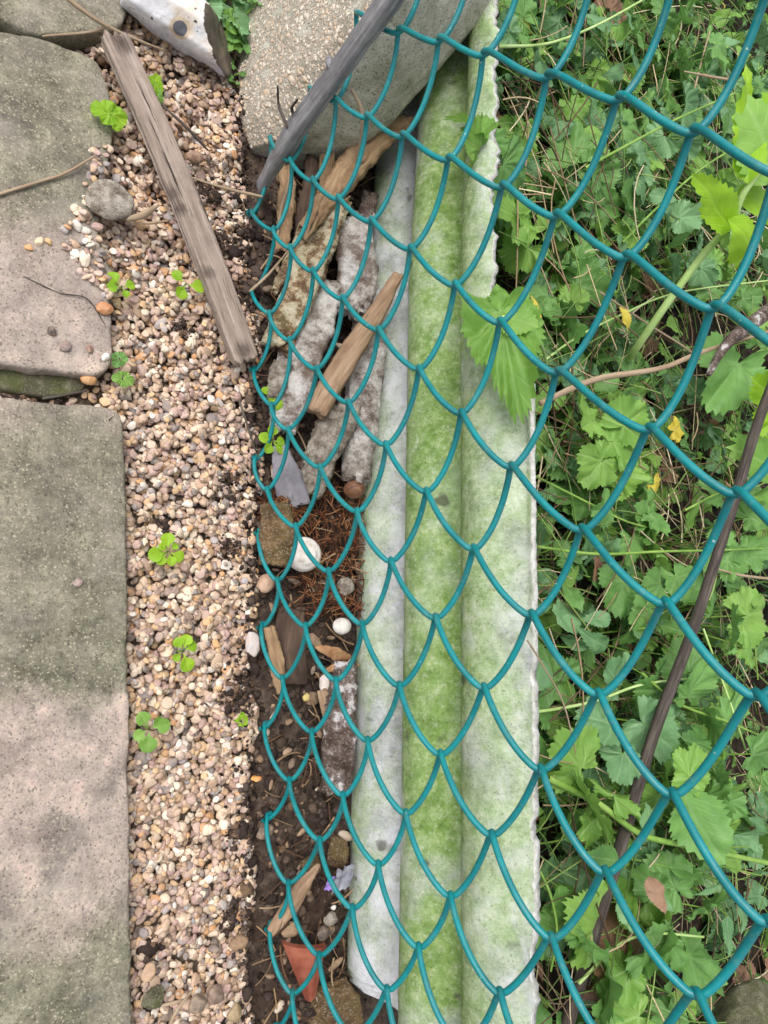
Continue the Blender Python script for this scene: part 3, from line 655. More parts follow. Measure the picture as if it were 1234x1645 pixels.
lone('mossy_lump', 246, 1603, 22, 18, 12, 'lump of mossy pale mortar sitting in the gravel at the bottom', 'mortar', m='moss_riser', z=.008, seed=41, sub=4)
lone('pebble_stone', 256, 18, 1, 1, 1, 'x', 'x', z=.0, seed=42) if False else None

# ------------------------------------------------------------------ plank, flint, concrete block, branch
def P3(px, py, z): return np.array(at(px, py, z=z))
V, F, U = bar([P3(184, 60, .019), P3(268, 250, .018), P3(330, 405, .017), P3(394, 580, .013)], [.0108, .0116, .0114, .0106], .0046, up=(0, .0, 1), sq=9, m=150, n=64, rough=.0006, fr=60, seed=4, endr=.004, grain=.0005)
o = centred('wooden_plank', V, F, M['plank'], uv=U); tag(o, 'weathered grey brown plank lying across the gravel with a cracked end', 'plank')

FZ = .021
ax0, ax1 = P3(205, -30, FZ), P3(352, 66, FZ); d = ax1 - ax0; d /= np.linalg.norm(d); side = np.cross(d, [0, 0, 1]); side /= np.linalg.norm(side)
pts = []
for t, rw, rh in ((-.012, .010, .012), (0, .018, .018), (.35, .0215, .022), (.72, .0215, .023), (1.0, .0205, .021)):
    c = ax0 + (ax1 - ax0) * t
    for k in range(8):
        a = (k + .3) / 8 * 2 * math.pi; sl = (.002 * math.cos(a) - .0150 * math.sin(a)) if t == 1.0 else 0
        pts.append(tuple(c + side * rw * math.cos(a) + np.array([0, 0, 1]) * rh * math.sin(a) + d * sl * 1.5))
V, F = hull_rock(pts, .0011, 3, .0032, 42, 5)
t, c = mat_flint(); rr_ = np.array(ray(290, 47)); rr_ /= np.linalg.norm(rr_); rel = V - np.array(CAM); al = rel @ rr_; off_ = np.linalg.norm(rel - np.outer(al, rr_), axis=1); spot = V[np.argmin(al + (off_ > .0012) * 9)]
dv = t.n('ShaderNodeVectorMath', operation='DISTANCE'); t.l(t.P, dv.inputs[0]); dv.inputs[1].default_value = spot
dd = t.math('ADD', dv.outputs['Value'], t.math('MULTIPLY', t.noise(120, 3), .002))
c = t.mix(t.step(dd, .0095, .0085), c, srgb(206, 186, 160)); c = t.mix(t.step(dd, .0068, .0062), c, srgb(96, 96, 104))
M['flint'] = t.done(c, .7, t.bump(t.noise(300, 5, .7), .6, .001), .35)
M['flintcore'] = mat_plain('dark_flint_core', [(.3, srgb(50, 44, 40)), (.5, srgb(84, 76, 68)), (.75, srgb(124, 112, 96))], 50, .42, .5, .001, .5)
o = centred('flint_nodule', V, F, [M['flint'], M['flintcore']]); tag(o, 'big white flint with a dark broken end and a grey spot', 'flint')
N = vnormals(V, F); fn = N[F].mean(1); fc = V[F].mean(1)
mi = ((fn @ d > .42 + .16 * vnoise(fc * 300, 2)) & ((fc - ax0) @ d > .72 * np.linalg.norm(ax1 - ax0))).astype(np.int32)
o.data.polygons.foreach_set('material_index', mi)

# broken concrete block at the top, standing on the ground just behind the fence
A_ = np.array(at(478, 212, x=.022)); B_ = np.array(at(655, -30, x=.035))
blk = [at(402, 240, z=-.004), at(386, 190, z=.0), at(384, 120, z=.0), at(410, 10, z=.004), at(440, -120, z=.0), A_, B_, B_ + np.array([.03, .12, .02]),
       at(520, 244, z=.032), at(590, 226, z=.058), at(640, 185, z=.080), at(705, 108, z=.112), at(760, 48, z=.135), at(812, -10, z=.152), at(850, -60, z=.165), at(590, 232, z=.02), at(700, 112, z=.06),
       (.02, .20, -.03), (.10, .20, -.03), (.12, .46, -.03), (.0, .46, -.03), (.09, .46, .14)]
V, F = hull_rock([tuple(p) for p in blk], .0018, 4, .0016, 45, 9)
o = centred('concrete_block', V, F, [M['agg_conc'], M['grey_conc']]); tag(o, 'broken block of exposed aggregate concrete with a grey side, behind the grey branch', 'concrete block')
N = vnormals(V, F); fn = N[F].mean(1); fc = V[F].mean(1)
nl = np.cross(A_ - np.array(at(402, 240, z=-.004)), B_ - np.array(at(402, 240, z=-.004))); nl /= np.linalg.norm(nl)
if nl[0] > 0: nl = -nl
agg_face = (fn @ nl > .80 + .1 * vnoise(fc * 80, 3)); o.data.polygons.foreach_set('material_index', np.where(agg_face, 0, 1).astype(np.int32))  # exposed aggregate faces; all others are grey concrete
cb = o; rng = np.random.default_rng(3); idx = np.where(agg_face)[0]; acc = Acc(); Fv = V[F]
for k in range(3600):
    f = idx[rng.integers(len(idx))]; p = fc[f]; n_ = Vector(fn[f]); a = .00105 * math.exp(rng.normal(0, .32))
    Vs, Fs = SH[k % 40]; q = n_.to_track_quat('Z', 'Y').to_matrix(); Vs = (Vs * np.array([a * 1.3, a, a * .38])) @ rotz(rng.uniform(0, 6)).T @ np.array(q).T
    col = srgb(*[(196, 186, 170), (180, 158, 136), (168, 156, 140), (208, 202, 190), (158, 148, 138), (190, 174, 152), (202, 194, 180)][rng.integers(7)])
    acc.add(Vs + p, Fs, np.array(col[:3]))
e = acc.out('aggregate', M['pebble'], cb); e['kind'] = 'stuff'

V, F, U = bar([np.array(at(418, 302, z=.005)), np.array(at(470, 215, x=-.006)), np.array(at(545, 112, x=-.010)), np.array(at(628, -4, x=-.014)), np.array(at(690, -90, x=-.016))],
              [.0074, .0088, .0082, .0074, .0068], [.003, .0055, .0055, .005, .005], up=(-.6, -.1, .8), sq=3.0, m=130, n=36, rough=.0011, fr=60, seed=6, endr=.008, grain=.0003)
br = centred('grey_branch', V, F, M['greybranch'], uv=U); tag(br, 'smooth slate grey branch leaning in front of the concrete block and the mesh', 'branch')
for a, b in (((463, 205), (446, 138)), ((472, 186), (478, 160))):
    pp = [np.array(at(*a, x=-.012)), np.array(at((a[0] + b[0]) / 2 - 6, (a[1] + b[1]) / 2, x=-.015)), np.array(at(*b, x=-.022))]
    V, F = tube(catmull(pp, 5), [.0012] * 6 + [.0009] * 4 + [.0006], 7); centred('side_twig', V, F, M['darktwig'], br)
V, F = stone_shape(np.random.default_rng(2), 3, 2, .1, .8, 3)
pk = np.array(at(529, 100, x=-.015)); V = V * .0042 * np.array([.6, 1.1, .6]) + pk; centred('knot', V, F, M['greybranch'], br, uv=np.c_[V[:, 0], V[:, 1]])

# ------------------------------------------------------------------ corrugated sheet on edge
def sheet():
    ys = np.linspace(-.72, .62, 330); nv = 96; TH = .0056; P_ = .068; A = .0115
    def x0(y): return np.interp(y, [-.72, -.453, -.21, .07, .235, .62], [.056, .081, .103, .128, .151, .195])
    def top(y):
        t = np.interp(y, [-.8, -.45, -.21, -.052, -.046, -.036, -.030, .9], [.158, .168, .175, .180, .172, .160, .1545, .151])
        return t + .0034 * fbm(np.c_[y * 75, 0 * y, 0 * y], 31, 4) + .0014 * vnoise(np.c_[y * 420, 0 * y, 0 * y], 32)
    tp = top(ys); V = []; U = []
    bot = np.interp(ys, [-.72, -.500, -.485, -.472, .7], [.040, .040, .018, -.030, -.030]) + .002 * fbm(np.c_[ys * 80, 0 * ys, 0 * ys], 35, 4)
    for sgn in (-1, 1):
        for j, y in enumerate(ys):
            z = bot[j] + (tp[j] - bot[j]) * np.linspace(0, 1, nv)
            ph = 2 * np.pi * (z - .070) / P_; xo = -A * np.cos(ph) + .0018 * np.cos(2 * ph); dx = (A * np.sin(ph) - .0036 * np.sin(2 * ph)) * 2 * np.pi / P_
            nx = 1 / np.sqrt(1 + dx * dx); nz = -dx * nx
            x = x0(y) + xo + sgn * TH / 2 * nx; zz = z + sgn * TH / 2 * nz
            if True: zz[-1] = tp[j]; zz[-2] = min(zz[-2], tp[j] - .0004)
            yy = np.full(nv, y) + (0.002 * fbm(np.c_[z * 60, z * 0, z * 0 + 4], 5) if j in (0, len(ys) - 1) else 0)
            V.append(np.c_[x, yy, zz]); U.append(np.c_[yy, z])
    V = np.concatenate(V); U = np.concatenate(U); n = len(ys); F = []; mi = []
    idx = lambda s_, j, k: s_ * n * nv + j * nv + k
    V[:, 0] += .0006 * fbm(V * 120, 41, 3)
    for j in range(n - 1):
        for k in range(nv - 1):
            F.append((idx(0, j, k), idx(0, j, k + 1), idx(0, j + 1, k + 1), idx(0, j + 1, k))); mi.append(0)
            F.append((idx(1, j, k), idx(1, j + 1, k), idx(1, j + 1, k + 1), idx(1, j, k + 1))); mi.append(0)
        F.append((idx(0, j, nv - 1), idx(1, j, nv - 1), idx(1, j + 1, nv - 1), idx(0, j + 1, nv - 1))); mi.append(1)
        F.append((idx(0, j, 0), idx(0, j + 1, 0), idx(1, j + 1, 0), idx(1, j, 0))); mi.append(1)
    for k in range(nv - 1):
        F.append((idx(0, 0, k), idx(1, 0, k), idx(1, 0, k + 1), idx(0, 0, k + 1))); mi.append(1)
        F.append((idx(0, n - 1, k), idx(0, n - 1, k + 1), idx(1, n - 1, k + 1), idx(1, n - 1, k))); mi.append(1)
    o = centred('corrugated_sheet', V, np.array(F), [M['sheet'], M['sheet_edge']], uv=U)
    o.data.polygons.foreach_set('material_index', mi)
    return tag(o, 'green stained corrugated cement sheet standing on edge behind the mesh', 'corrugated sheet')
sheet()

# ------------------------------------------------------------------ chain-link fence
CH = {0: (0, [(405,596),(438,650),(463,688),(514,749),(574,820),(628,900),(700,991),(778,1103),(869,1234),(972,1399),(1120,1596)]),
 1: (-1, [(405,465),(434,502),(465,545),(509,591),(560,645),(620,713),(685,788),(761,880),(854,986),(962,1113),(1080,1274),(1234,1480)]),
 2: (-2, [(404,342),(441,368),(467,397),(503,434),(550,478),(608,528),(673,591),(741,662),(821,748),(935,849),(1069,967),(1215,1115)]),
 3: (-2, [(435,222),(467,257),(503,289),(543,318),(596,354),(659,398),(731,456),(803,516),(895,597),(1043,688),(1182,790)]),
 4: (-1, [(498,145),(539,160),(589,187),(646,218),(720,255),(807,299),(893,345),(1005,411),(1146,493)]),
 5: (0, [(572,25),(640,51),(705,65),(776,87),(879,123),(993,158),(1113,211),(1250,275)]),
 -1: (1, [(400,740),(429,785),(475,844),(528,916),(582,1001),(642,1100),(708,1210),(790,1339),(886,1505)]),
 -2: (2, [(405,858),(446,931),(491,1004),(540,1091),(591,1188),(652,1305),(724,1438),(803,1593)]),
 -3: (3, [(411,1006),(454,1088),(501,1174),(551,1276),(608,1387),(673,1520)]),
 -4: (4, [(414,1164),(465,1252),(514,1348),(567,1457),(622,1588)]),
 -5: (5, [(410,1305),(463,1417),(513,1533)]), -6: (6, [(425,1480),(470,1594)])}
HC = .035; KN = {}
for v, (u0, l) in CH.items():
    for k, p in enumerate(l):
        u = u0 + k; q = at(*p, x=0.0); KN[(u + v, u - v)] = (q.y + (u - v) * HC, q.z - (u + v) * HC)
kk = np.array(list(KN)); kr = np.array([KN[tuple(k)] for k in kk])
def node(c, s_):
    if (c, s_) in KN: dy, dz = KN[(c, s_)]
    else:
        dist2 = ((kk - np.array([c, s_])) ** 2).sum(1); wt = 1 / (dist2 + .3) ** 2; far = math.exp(-max(0, dist2.min() - 4) / 30)
        dy, dz = (kr * wt[:, None]).sum(0) / wt.sum() * far
    return -s_ * HC + dy, max(c * HC + dz, .002 if c == 0 else .0)
fence = empty('chain_link_fence', (0, 0, 0)); tag(fence, 'teal green plastic coated chain link mesh running up the middle of the view', 'fence')
DEP = .0058; CMAX = 18; OV = .0019
for k in range(-5, 18):
    pts = []
    for c in range(CMAX):
        s0 = k if (k - c) % 2 == 0 else k + 1; s1 = k if s0 == k + 1 else k + 1
        y0, z0 = node(c, s0); y1, z1 = node(c + 1, s1)
        e0 = -OV if s0 == k + 1 else OV; e1 = -OV if s1 == k + 1 else OV
        sg = -1 if s1 == k + 1 else 1
        for t in np.linspace(0, 1, 14, endpoint=False):
            tc = .72 * t + .28 * (1 - math.cos(math.pi * t)) / 2
            y = (y0 + e0) * (1 - tc) + (y1 + e1) * tc; z = z0 * (1 - t) + z1 * t
            pts.append((sg * DEP * math.sin(math.pi * t) ** .8, y, z))
    P = np.array(pts)
    P[1:-1] = P[:-2] * .25 + P[1:-1] * .5 + P[2:] * .25
    y0, z0 = P[0, 1], P[0, 2]; sd_ = -1 if k % 2 else 1
    hook = [(sd_ * .0035, y0 + .0012, z0 + .004), (sd_ * .004, y0 + .0004, z0 + .001), (sd_ * .0024, y0, z0 - .0016)]
    P = np.vstack([hook, P]); V, F = tube(P, .00162, 10)
    centred('wire', V, F, M['wire'], fence)

# ------------------------------------------------------------------ rubble and wood in the gap
def piece(name, pts, wpx, tpx, mat, label, cat, z=None, up=(-.5, -.1, .85), **k):
    """pts = (px,py,x or z) triples; width and thickness as photo pixels (full)"""
    Q = [np.array(at(a, b, x=c)) if c > 0 and z is None else np.array(at(a, b, z=(c if z is None else z + c))) for a, b, c in pts]
    W = [mm(Q[0], q) / 2 for q in wpx]; Hh = [mm(Q[0], q) / 2 for q in tpx]
    V, F, U = bar(Q, W, Hh, up=up, **k); o = centred(name, V, F, M[mat], uv=U)
    return tag(o, label, cat)
g = dict(z=0.0)
piece('rotten_branch', [(800 - 145, 190, .058), (600, 228, .050), (560, 275, .042), (515, 340, .034), (487, 375, .03)], [22, 44, 46, 32, 20], [16, 26, 26, 20, 12], 'rotwood', 'knobbly tan rotten branch rising from the rubble to the concrete block', 'branch', z=0.0, sq=2.4, m=90, n=34, rough=.0045, fr=55, seed=2, endr=.008, grain=.0012)
piece('bark_strip', [(520, 180, .034), (528, 240, .03), (520, 300, .02), (515, 330, .012)], [18, 26, 22, 12], [8, 10, 8, 6], 'rotwood', 'upright strip of tan bark under the grey branch', 'bark', z=0.0, sq=3, m=60, n=22, rough=.003, fr=70, seed=12, grain=.0012)
piece('crusted_batten', [(540, 318, .028), (505, 405, .024), (472, 490, .018), (446, 556, .014)], [48, 52, 52, 46], [28, 28, 28, 26], 'crust', 'pale lichen crusted length of rotten wood nearest the top of the rubble', 'wood', z=0.0, sq=5, m=120, n=56, rough=.0032, fr=90, seed=3, endr=.012, grain=.0012)
piece('crusted_sliver', [(500, 310, .018), (488, 370, .018), (468, 420, .014), (440, 470, .010)], [16, 20, 20, 12], [14, 14, 14, 10], 'crust', 'thin greenish crusted sliver left of the pale batten', 'wood', z=0.0, sq=4, m=70, n=26, rough=.002, fr=120, seed=13)
piece('white_rubble', [(562, 352, .022), (570, 400, .026), (574, 450, .026), (560, 505, .02)], [48, 62, 66, 58], [26, 30, 30, 26], 'whiterot', 'whitish grey stone chunk between the pale batten and the corrugated sheet', 'rubble', z=0.0, sq=3.2, m=80, n=46, rough=.005, fr=60, seed=4, endr=.01)
piece('pitted_slab', [(522, 452, .014), (500, 520, .016), (478, 585, .014), (452, 690, .010)], [56, 72, 62, 40], [18, 24, 24, 20], 'whiterot', 'pitted grey white slab fragment below the batten', 'rubble', z=0.0, sq=5, m=110, n=50, rough=.0028, fr=90, seed=5, endr=.008)
piece('bark_slab', [(462, 268, .012), (460, 330, .014), (452, 400, .010)], [20, 28, 16], [8, 10, 8], 'rotwood', 'brown flaking bark strip under the tip of the grey branch, leftmost in the rubble', 'bark', z=0.0, sq=3, m=60, n=30, rough=.003, fr=80, seed=61, endr=.01, grain=.0015)
piece('bark_slab', [(500, 262, .020), (492, 330, .020), (478, 405, .014)], [18, 26, 14], [8, 10, 8], 'darkwood', 'dark split bark strip between the flaking bark and the pale batten', 'bark', z=0.0, sq=3, m=60, n=30, rough=.003, fr=80, seed=62, endr=.012, grain=.0015)
piece('pale_split_wood', [(596, 310, .022), (585, 350, .020), (560, 395, .014)], [22, 34, 24], [12, 16, 12], 'streaked', 'dark and white mottled piece between the rotten branch and the sheet', 'wood', z=0.0, sq=3, m=60, n=34, rough=.004, fr=90, seed=63, endr=.01)
piece('mortar_fragment', [(455, 585, .014), (438, 640, .012)], [26, 34, 24], [20, 22, 18], 'mortar', 'small crumbly mortar fragment behind the upper of two green sprigs', 'rubble', z=0.0, sq=3.4, m=44, n=36, rough=.004, fr=110, seed=6)
piece('pebbly_mortar', [(556, 652, .024), (532, 700, .022), (510, 750, .016), (500, 790, .010)], [48, 56, 50, 34], [26, 28, 26, 20], 'mortar', 'rough pebbly mortar chunk below the tan stick', 'rubble', z=0.0, sq=3.5, m=90, n=48, rough=.0045, fr=120, seed=7, endr=.009)
piece('white_pipe', [(598, 470, .018), (590, 560, .020), (580, 670, .020), (572, 772, .018)], [44, 58, 56, 44], [30, 38, 38, 34], 'whiterot', 'long whitish rounded stick of rotten wood lying against the sheet', 'wood', z=0.0, sq=2.3, m=120, n=50, rough=.003, fr=60, seed=8, endr=.008, grain=.0009)
piece('tan_stick', [(640, 440, .058), (606, 500, .048), (560, 572, .038), (508, 662, .030)], [16, 30, 36, 34], [12, 22, 26, 24], 'tanwood', 'tan broken stick with a pointed tip lying over the white rubble', 'stick', z=0.0, sq=3, m=90, n=36, rough=.0014, fr=70, seed=9, endr=.003, grain=.0006)
piece('slate_shard', [(448, 715, .012), (462, 770, .012), (474, 812, .008)], [20, 46, 50], [5, 7, 7], 'slate', 'grey slate shard behind the lower green sprig', 'slate', z=0.0, sq=6, m=60, n=40, rough=.0012, fr=90, seed=10, endr=.004, grain=.0008)
piece('brick_lump', [(442, 812, .012), (446, 860, .014), (440, 905, .010)], [46, 54, 46], [26, 30, 24], 'bstone', 'reddish brown square lump of earthy wood left of the white shell', 'wood block', z=0.0, sq=5, m=50, n=44, rough=.003, fr=80, seed=11)
piece('buried_log', [(470, 975, .0), (466, 1040, .002), (468, 1100, .0)], [40, 52, 46], [14, 16, 14], 'darkwood', 'dark wet log half sunk in the soil below the white shell', 'log', z=0.0, sq=3, m=70, n=40, rough=.002, fr=60, seed=14, grain=.001)
piece('bark_splinter', [(432, 1010, .006), (444, 1060, .006), (452, 1110, .004)], [18, 22, 14], [8, 10, 8], 'rotwood', 'brown bark splinter beside the half buried pale grey stone', 'bark', z=0.0, sq=3, m=50, n=26, rough=.002, fr=90, seed=15, grain=.001)
piece('rotting_timber', [(556, 1062, .012), (548, 1130, .012), (545, 1200, .010), (540, 1275, .006)], [36, 52, 54, 44], [22, 24, 24, 20], 'streaked', 'dark rotting timber streaked white along the foot of the sheet', 'timber', z=0.0, sq=3, m=110, n=44, rough=.004, fr=70, seed=16, endr=.01)
piece('bark_chip', [(508, 1040, .008), (535, 1048, .012), (562, 1056, .008)], [6, 24, 6], [4, 8, 4], 'chipbrown', 'leaf shaped tan bark chip, upper of two above the wet log', 'bark chip', z=0.0, sq=2.5, m=40, n=24, rough=.0016, fr=90, seed=17, endr=.001)
piece('bark_chip', [(522, 1078, .008), (545, 1070, .010), (575, 1072, .008)], [6, 18, 12], [4, 7, 4], 'chipbrown', 'narrow tan bark chip, lower of two above the wet log', 'bark chip', z=0.0, sq=2.5, m=40, n=24, rough=.0016, fr=90, seed=18, endr=.001)
piece('wood_chip', [(518, 1112, .008), (526, 1140, .008), (532, 1166, .006)], [16, 20, 20], [7, 7, 7], 'tanwood', 'squared yellowish wood chip standing in the soil by the rotting timber', 'wood chip', z=0.0, sq=6, m=36, n=28, rough=.0008, fr=90, seed=19)
piece('wood_splinter', [(512, 1388, .026), (490, 1418, .018), (468, 1452, .012), (434, 1500, .006)], [10, 24, 28, 14], [7, 10, 11, 8], 'tanwood', 'pale tan wood splinter leaning across the bottom of the mesh', 'splinter', z=0.0, sq=3, m=70, n=28, rough=.0014, fr=80, seed=20, endr=.002, grain=.0006)
piece('stone_slab', [(515, 1590, -.004), (540, 1660, -.004)], [90, 110, 90], [16, 18, 16], 'bstone', 'brownish stone at the bottom under the broken corner of the sheet', 'stone', z=0.0, sq=3, m=50, n=44, rough=.003, fr=60, seed=21)
lone('brown_stone', 542, 1370, 20, 28, 16, 'knobbly tan brown stone against the foot of the sheet', 'stone', m='bstone', z=.002, seed=51, sub=4)
lone('brown_stone', 500, 1392, 22, 16, 12, 'flattened earthy brown stone under the tip of the pale splinter', 'stone', m='bstone', z=.0, seed=52, sub=4)
lone('brown_stone', 425, 1335, 16, 13, 9, 'dark soil covered stone at the edge of the gravel', 'stone', (84, 70, 62), z=.004, seed=53)
lone('white_stone', 531, 1476, 12, 11, 9, 'little whitish stone above the terracotta shard', 'stone', (206, 192, 172), z=.004, seed=54, m='mortar')
lone('white_stone', 536, 1458, 5, 4, 4, 'tiny white pebble just above the little whitish stone', 'pebble', (236, 232, 226), z=.004, seed=55)
lone('brown_stone', 555, 942, 15, 15, 11, 'round speckled reddish stone near the sheet beside the shell', 'stone', (150, 112, 92), z=.006, seed=56, m='mortar')
lone('yellow_pebble', 492, 1120, 6, 7, 5, 'tiny yellow pebble on dark soil beside the squared wood chip', 'pebble', (206, 184, 108), z=.002, seed=57)
lone('white_stone', 521, 1098, 9, 14, 6, 'flat white flake above the squared wood chip', 'flake', (214, 204, 200), z=.006, seed=58)
lone('dark_stone', 520, 1500, 13, 12, 9, 'dark grey squarish stone right of the terracotta shard tip', 'stone', (70, 62, 60), z=.002, seed=59)
# corner stone at the lower right, among the weeds
lone('mossy_boulder', 1200, 1655, 95, 75, 60, 'mossy grey stone in the bottom right corner', 'boulder', m='moss_riser', z=.075, seed=60, sub=4)

acc = Acc(); rg = np.random.default_rng(55)
for k in range(190):
    px_, py_ = rg.uniform(425, 600), rg.uniform(270, 1640)
    if px_ > np.interp(py_, [250, 500, 1000, 1640], [610, 590, 570, 552]): continue
    a = .0022 * math.exp(rg.normal(0, .4)); p = np.array(at(px_, py_, z=-.004)); V, F = stone_shape(rg, 2, 8, .2, .5, k)
    V = (V * np.array([a * rg.uniform(1, 2.6), a, a * rg.uniform(.35, .8)])) @ rotx(rg.normal(0, .4)).T @ rotz(rg.uniform(0, 6)).T + p + np.array([0, 0, a * .4])
    acc.add(V, F, np.array(srgb(*[(150, 122, 94), (110, 86, 66), (186, 172, 154), (92, 76, 64), (120, 104, 92), (134, 106, 84)][rg.integers(6)])[:3]))
tag(acc.out('rubble_chips', M['pebble']), 'small chips of bark, mortar and stone scattered through the gap', 'debris', kind='stuff')
def snail(px, py, r, z, label, m, ax=(-.4, -.2, .85), turns=2.4):
    p = np.array(at(px, py, z=z)); R = mm(p, r); q = np.array(Vector(ax).to_track_quat('Z', 'Y').to_matrix()); V, F = ICO[4]; V = V.copy()
    th = np.arctan2(V[:, 1], V[:, 0]); rr = np.hypot(V[:, 0], V[:, 1]); ph = np.arccos(np.clip(V[:, 2], -1, 1)) / math.pi
    g = np.abs(((ph ** .7 * 3.0 - th / (2 * math.pi)) % 1.0) - .5) * 2          # 1 on the seam between whorls
    k = 1 + .05 - .13 * np.clip((g - .72) / .28, 0, 1) ** 1.5 * (ph < .72); V = V * k[:, None] * np.array([1, 1, .82]) * (1 + .05 * np.cos(th - ph * 6))[:, None]
    V = V @ q.T * R + p
    return tag(centred('snail_shell', V, F, M[m]), label, 'snail shell')
snail(488, 892, 27, .014, 'round whitish snail shell on reddish debris behind the mesh', 'shell')
snail(570, 786, 17, .016, 'brown snail shell at the lower end of the white wood', 'brownshell', (.0, -.8, .5))
V, F = stone_shape(np.random.default_rng(4), 3, 1, .05, .9, 3); p = np.array(at(549, 1006, z=.008)); V = V[:, :] * np.array([.0085, .0070, .0055]); V[:, 2] = np.maximum(V[:, 2], -.0005)
tag(centred('shell_half', V + p, F, M['shell']), 'broken half of a white shell below the speckled stone', 'shell')

# terracotta shard: a curved piece of pot wall
V = []; n1, n2 = 16, 14
pA, pB, pC, pD = [np.array(at(a, b, z=z)) for a, b, z in ((454, 1516, .012), (524, 1520, .020), (508, 1596, .010), (490, 1606, .0))]
for s_ in (0, 1):
    for i in range(n1):
        for j in range(n2):
            u, v = i / (n1 - 1), j / (n2 - 1); q = (pA * (1 - u) + pB * u) * (1 - v) + (pD * (1 - u) + pC * u) * v
            V.append(q + np.array([-.3, -.1, .9]) * (.006 * math.sin(math.pi * u) - s_ * .006 + .0006 * math.sin(9 * u + 5 * v)))
F = []
ix = lambda s_, i, j: s_ * n1 * n2 + i * n2 + j
for i in range(n1 - 1):
    for j in range(n2 - 1):
        F.append((ix(0, i, j), ix(0, i, j + 1), ix(0, i + 1, j + 1), ix(0, i + 1, j))); F.append((ix(1, i, j), ix(1, i + 1, j), ix(1, i + 1, j + 1), ix(1, i, j + 1)))
    F.append((ix(0, i, 0), ix(0, i + 1, 0), ix(1, i + 1, 0), ix(1, i, 0))); F.append((ix(0, i, n2 - 1), ix(1, i, n2 - 1), ix(1, i + 1, n2 - 1), ix(0, i + 1, n2 - 1)))
for j in range(n2 - 1):
    F.append((ix(0, 0, j), ix(1, 0, j), ix(1, 0, j + 1), ix(0, 0, j + 1))); F.append((ix(0, n1 - 1, j), ix(0, n1 - 1, j + 1), ix(1, n1 - 1, j + 1), ix(1, n1 - 1, j)))
o = centred('terracotta_shard', np.array(V), F, M['terracotta'], smooth=False); tag(o, 'curved terracotta pot shard pointing down in the soil', 'pot shard')
# crumpled film and petal
def scrap(name, px, py, wp, hp_, z, m, label, cat, seed, tilt=.5):
    p = np.array(at(px, py, z=z)); a, b = mm(p, wp) / 2, mm(p, hp_) / 2; n = 18; V = []; F = []
    for s_ in (0, 1):
        for i in range(n):
            for j in range(n):
                u, v = i / (n - 1) * 2 - 1, j / (n - 1) * 2 - 1; r = 1 + .12 * math.sin(9 * u + seed) * abs(v)
                V.append((u * a * r, v * b * r, -s_ * .0006))
    V = np.array(V); V[:, 2] += .0028 * fbm(np.c_[V[:, :2] * 190, 0 * V[:, 0]], seed, 3)
    for i in range(n - 1):
        for j in range(n - 1):
            A = i * n + j; F.append((A, A + 1, A + n + 1, A + n)); A += n * n; F.append((A, A + n, A + n + 1, A + 1))
    V = V @ rotx(tilt).T + p
    return tag(centred(name, V, F, M[m]), label, cat)
scrap('plastic_scrap', 552, 1412, 34, 46, .014, 'foil', 'crinkled grey plastic scrap tucked beside the foot of the sheet', 'plastic scrap', 3)
scrap('petal', 533, 1420, 18, 22, .012, 'petal', 'single lilac petal lying beside the grey plastic scrap', 'petal', 5)

# reddish needle debris around the shell, and dry litter
def litter(name, label, boxes, n, seed, colours, rad=(.0003, .0006), ln=(.008, .022), zz=(0, .006), parent=None):
    rg = np.random.default_rng(seed); acc = Acc()
    for k in range(n):
        bx = boxes[rg.integers(len(boxes))]; p = np.array(at(rg.uniform(bx[0], bx[2]), rg.uniform(bx[1], bx[3]), z=bx[4] + rg.uniform(*zz)))
        L = rg.uniform(*ln); a = rg.uniform(0, 2 * math.pi); el = rg.normal(0, .22); d_ = np.array([math.cos(a), math.sin(a), el]); sd = np.array([-math.sin(a), math.cos(a), 0]) * rg.normal(0, .25)
        P = [p + d_ * L * t + sd * L * t * t + np.array([0, 0, -abs(el) * L * t * t]) for t in np.linspace(-.5, .5, 6)]
        V, F = tube(P, rg.uniform(*rad), 4, False); c = srgb(*colours[rg.integers(len(colours))])
        acc.add(V, quads_to_tris(F), np.array(c[:3]) * rg.uniform(.7, 1.2))
    return tag(acc.out(name, M['litter']), label, 'plant litter', kind='stuff')
litter('needle_debris', 'reddish brown needles and fibres matted around the white shell', [(480, 780, 585, 990, .001), (430, 800, 480, 850, .003)], 900, 5, [(96, 58, 38), (124, 78, 50), (74, 46, 34), (150, 106, 72)])
litter('gap_litter', 'thin brown stalks and fibres on the soil in the gap', [(420, 250, 600, 1000, .001), (420, 980, 560, 1645, -.004)], 170, 6, [(112, 84, 62), (150, 122, 92), (84, 62, 48), (176, 150, 118)], (.0003, .0009), (.01, .035))
litter('weed_litter', 'pale dry straw and dead stalks under the weeds', [(820, -20, 1234, 420, .012), (860, 420, 1234, 900, .012), (850, 900, 1234, 1645, .012)], 1350, 8, [(186, 166, 130), (150, 128, 100), (206, 190, 158), (112, 90, 70), (86, 68, 54), (116, 140, 72), (134, 158, 88), (96, 124, 62)], (.0003, .0009), (.03, .12), (-.006, .072))
def rod(name, P, r, m, label, cat, n=9, **k):
    V, F, U = bar([np.array(p) for p in P], r, r, sq=2.1, m=70, n=n, rough=.0003, fr=120, endr=.001, **k)
    return tag(centred(name, V, F, M[m], uv=U), label, cat)
rod('dry_twig', [at(95, -12, z=.03), at(158, 34, z=.026), at(205, 58, z=.020), at(262, 80, z=.014)], [.0016, .0016, .0012, .0008], 'strawtwig', 'long dry twig crossing the top slab towards the flint', 'twig')
rod('dry_twig', [at(174, 42, z=.025), at(140, 52, z=.016), at(70, 58, z=ST + .001)], [.0012, .0010, .0006], 'strawtwig', 'short forked dry twig lying over the gap between the two top slabs', 'twig')
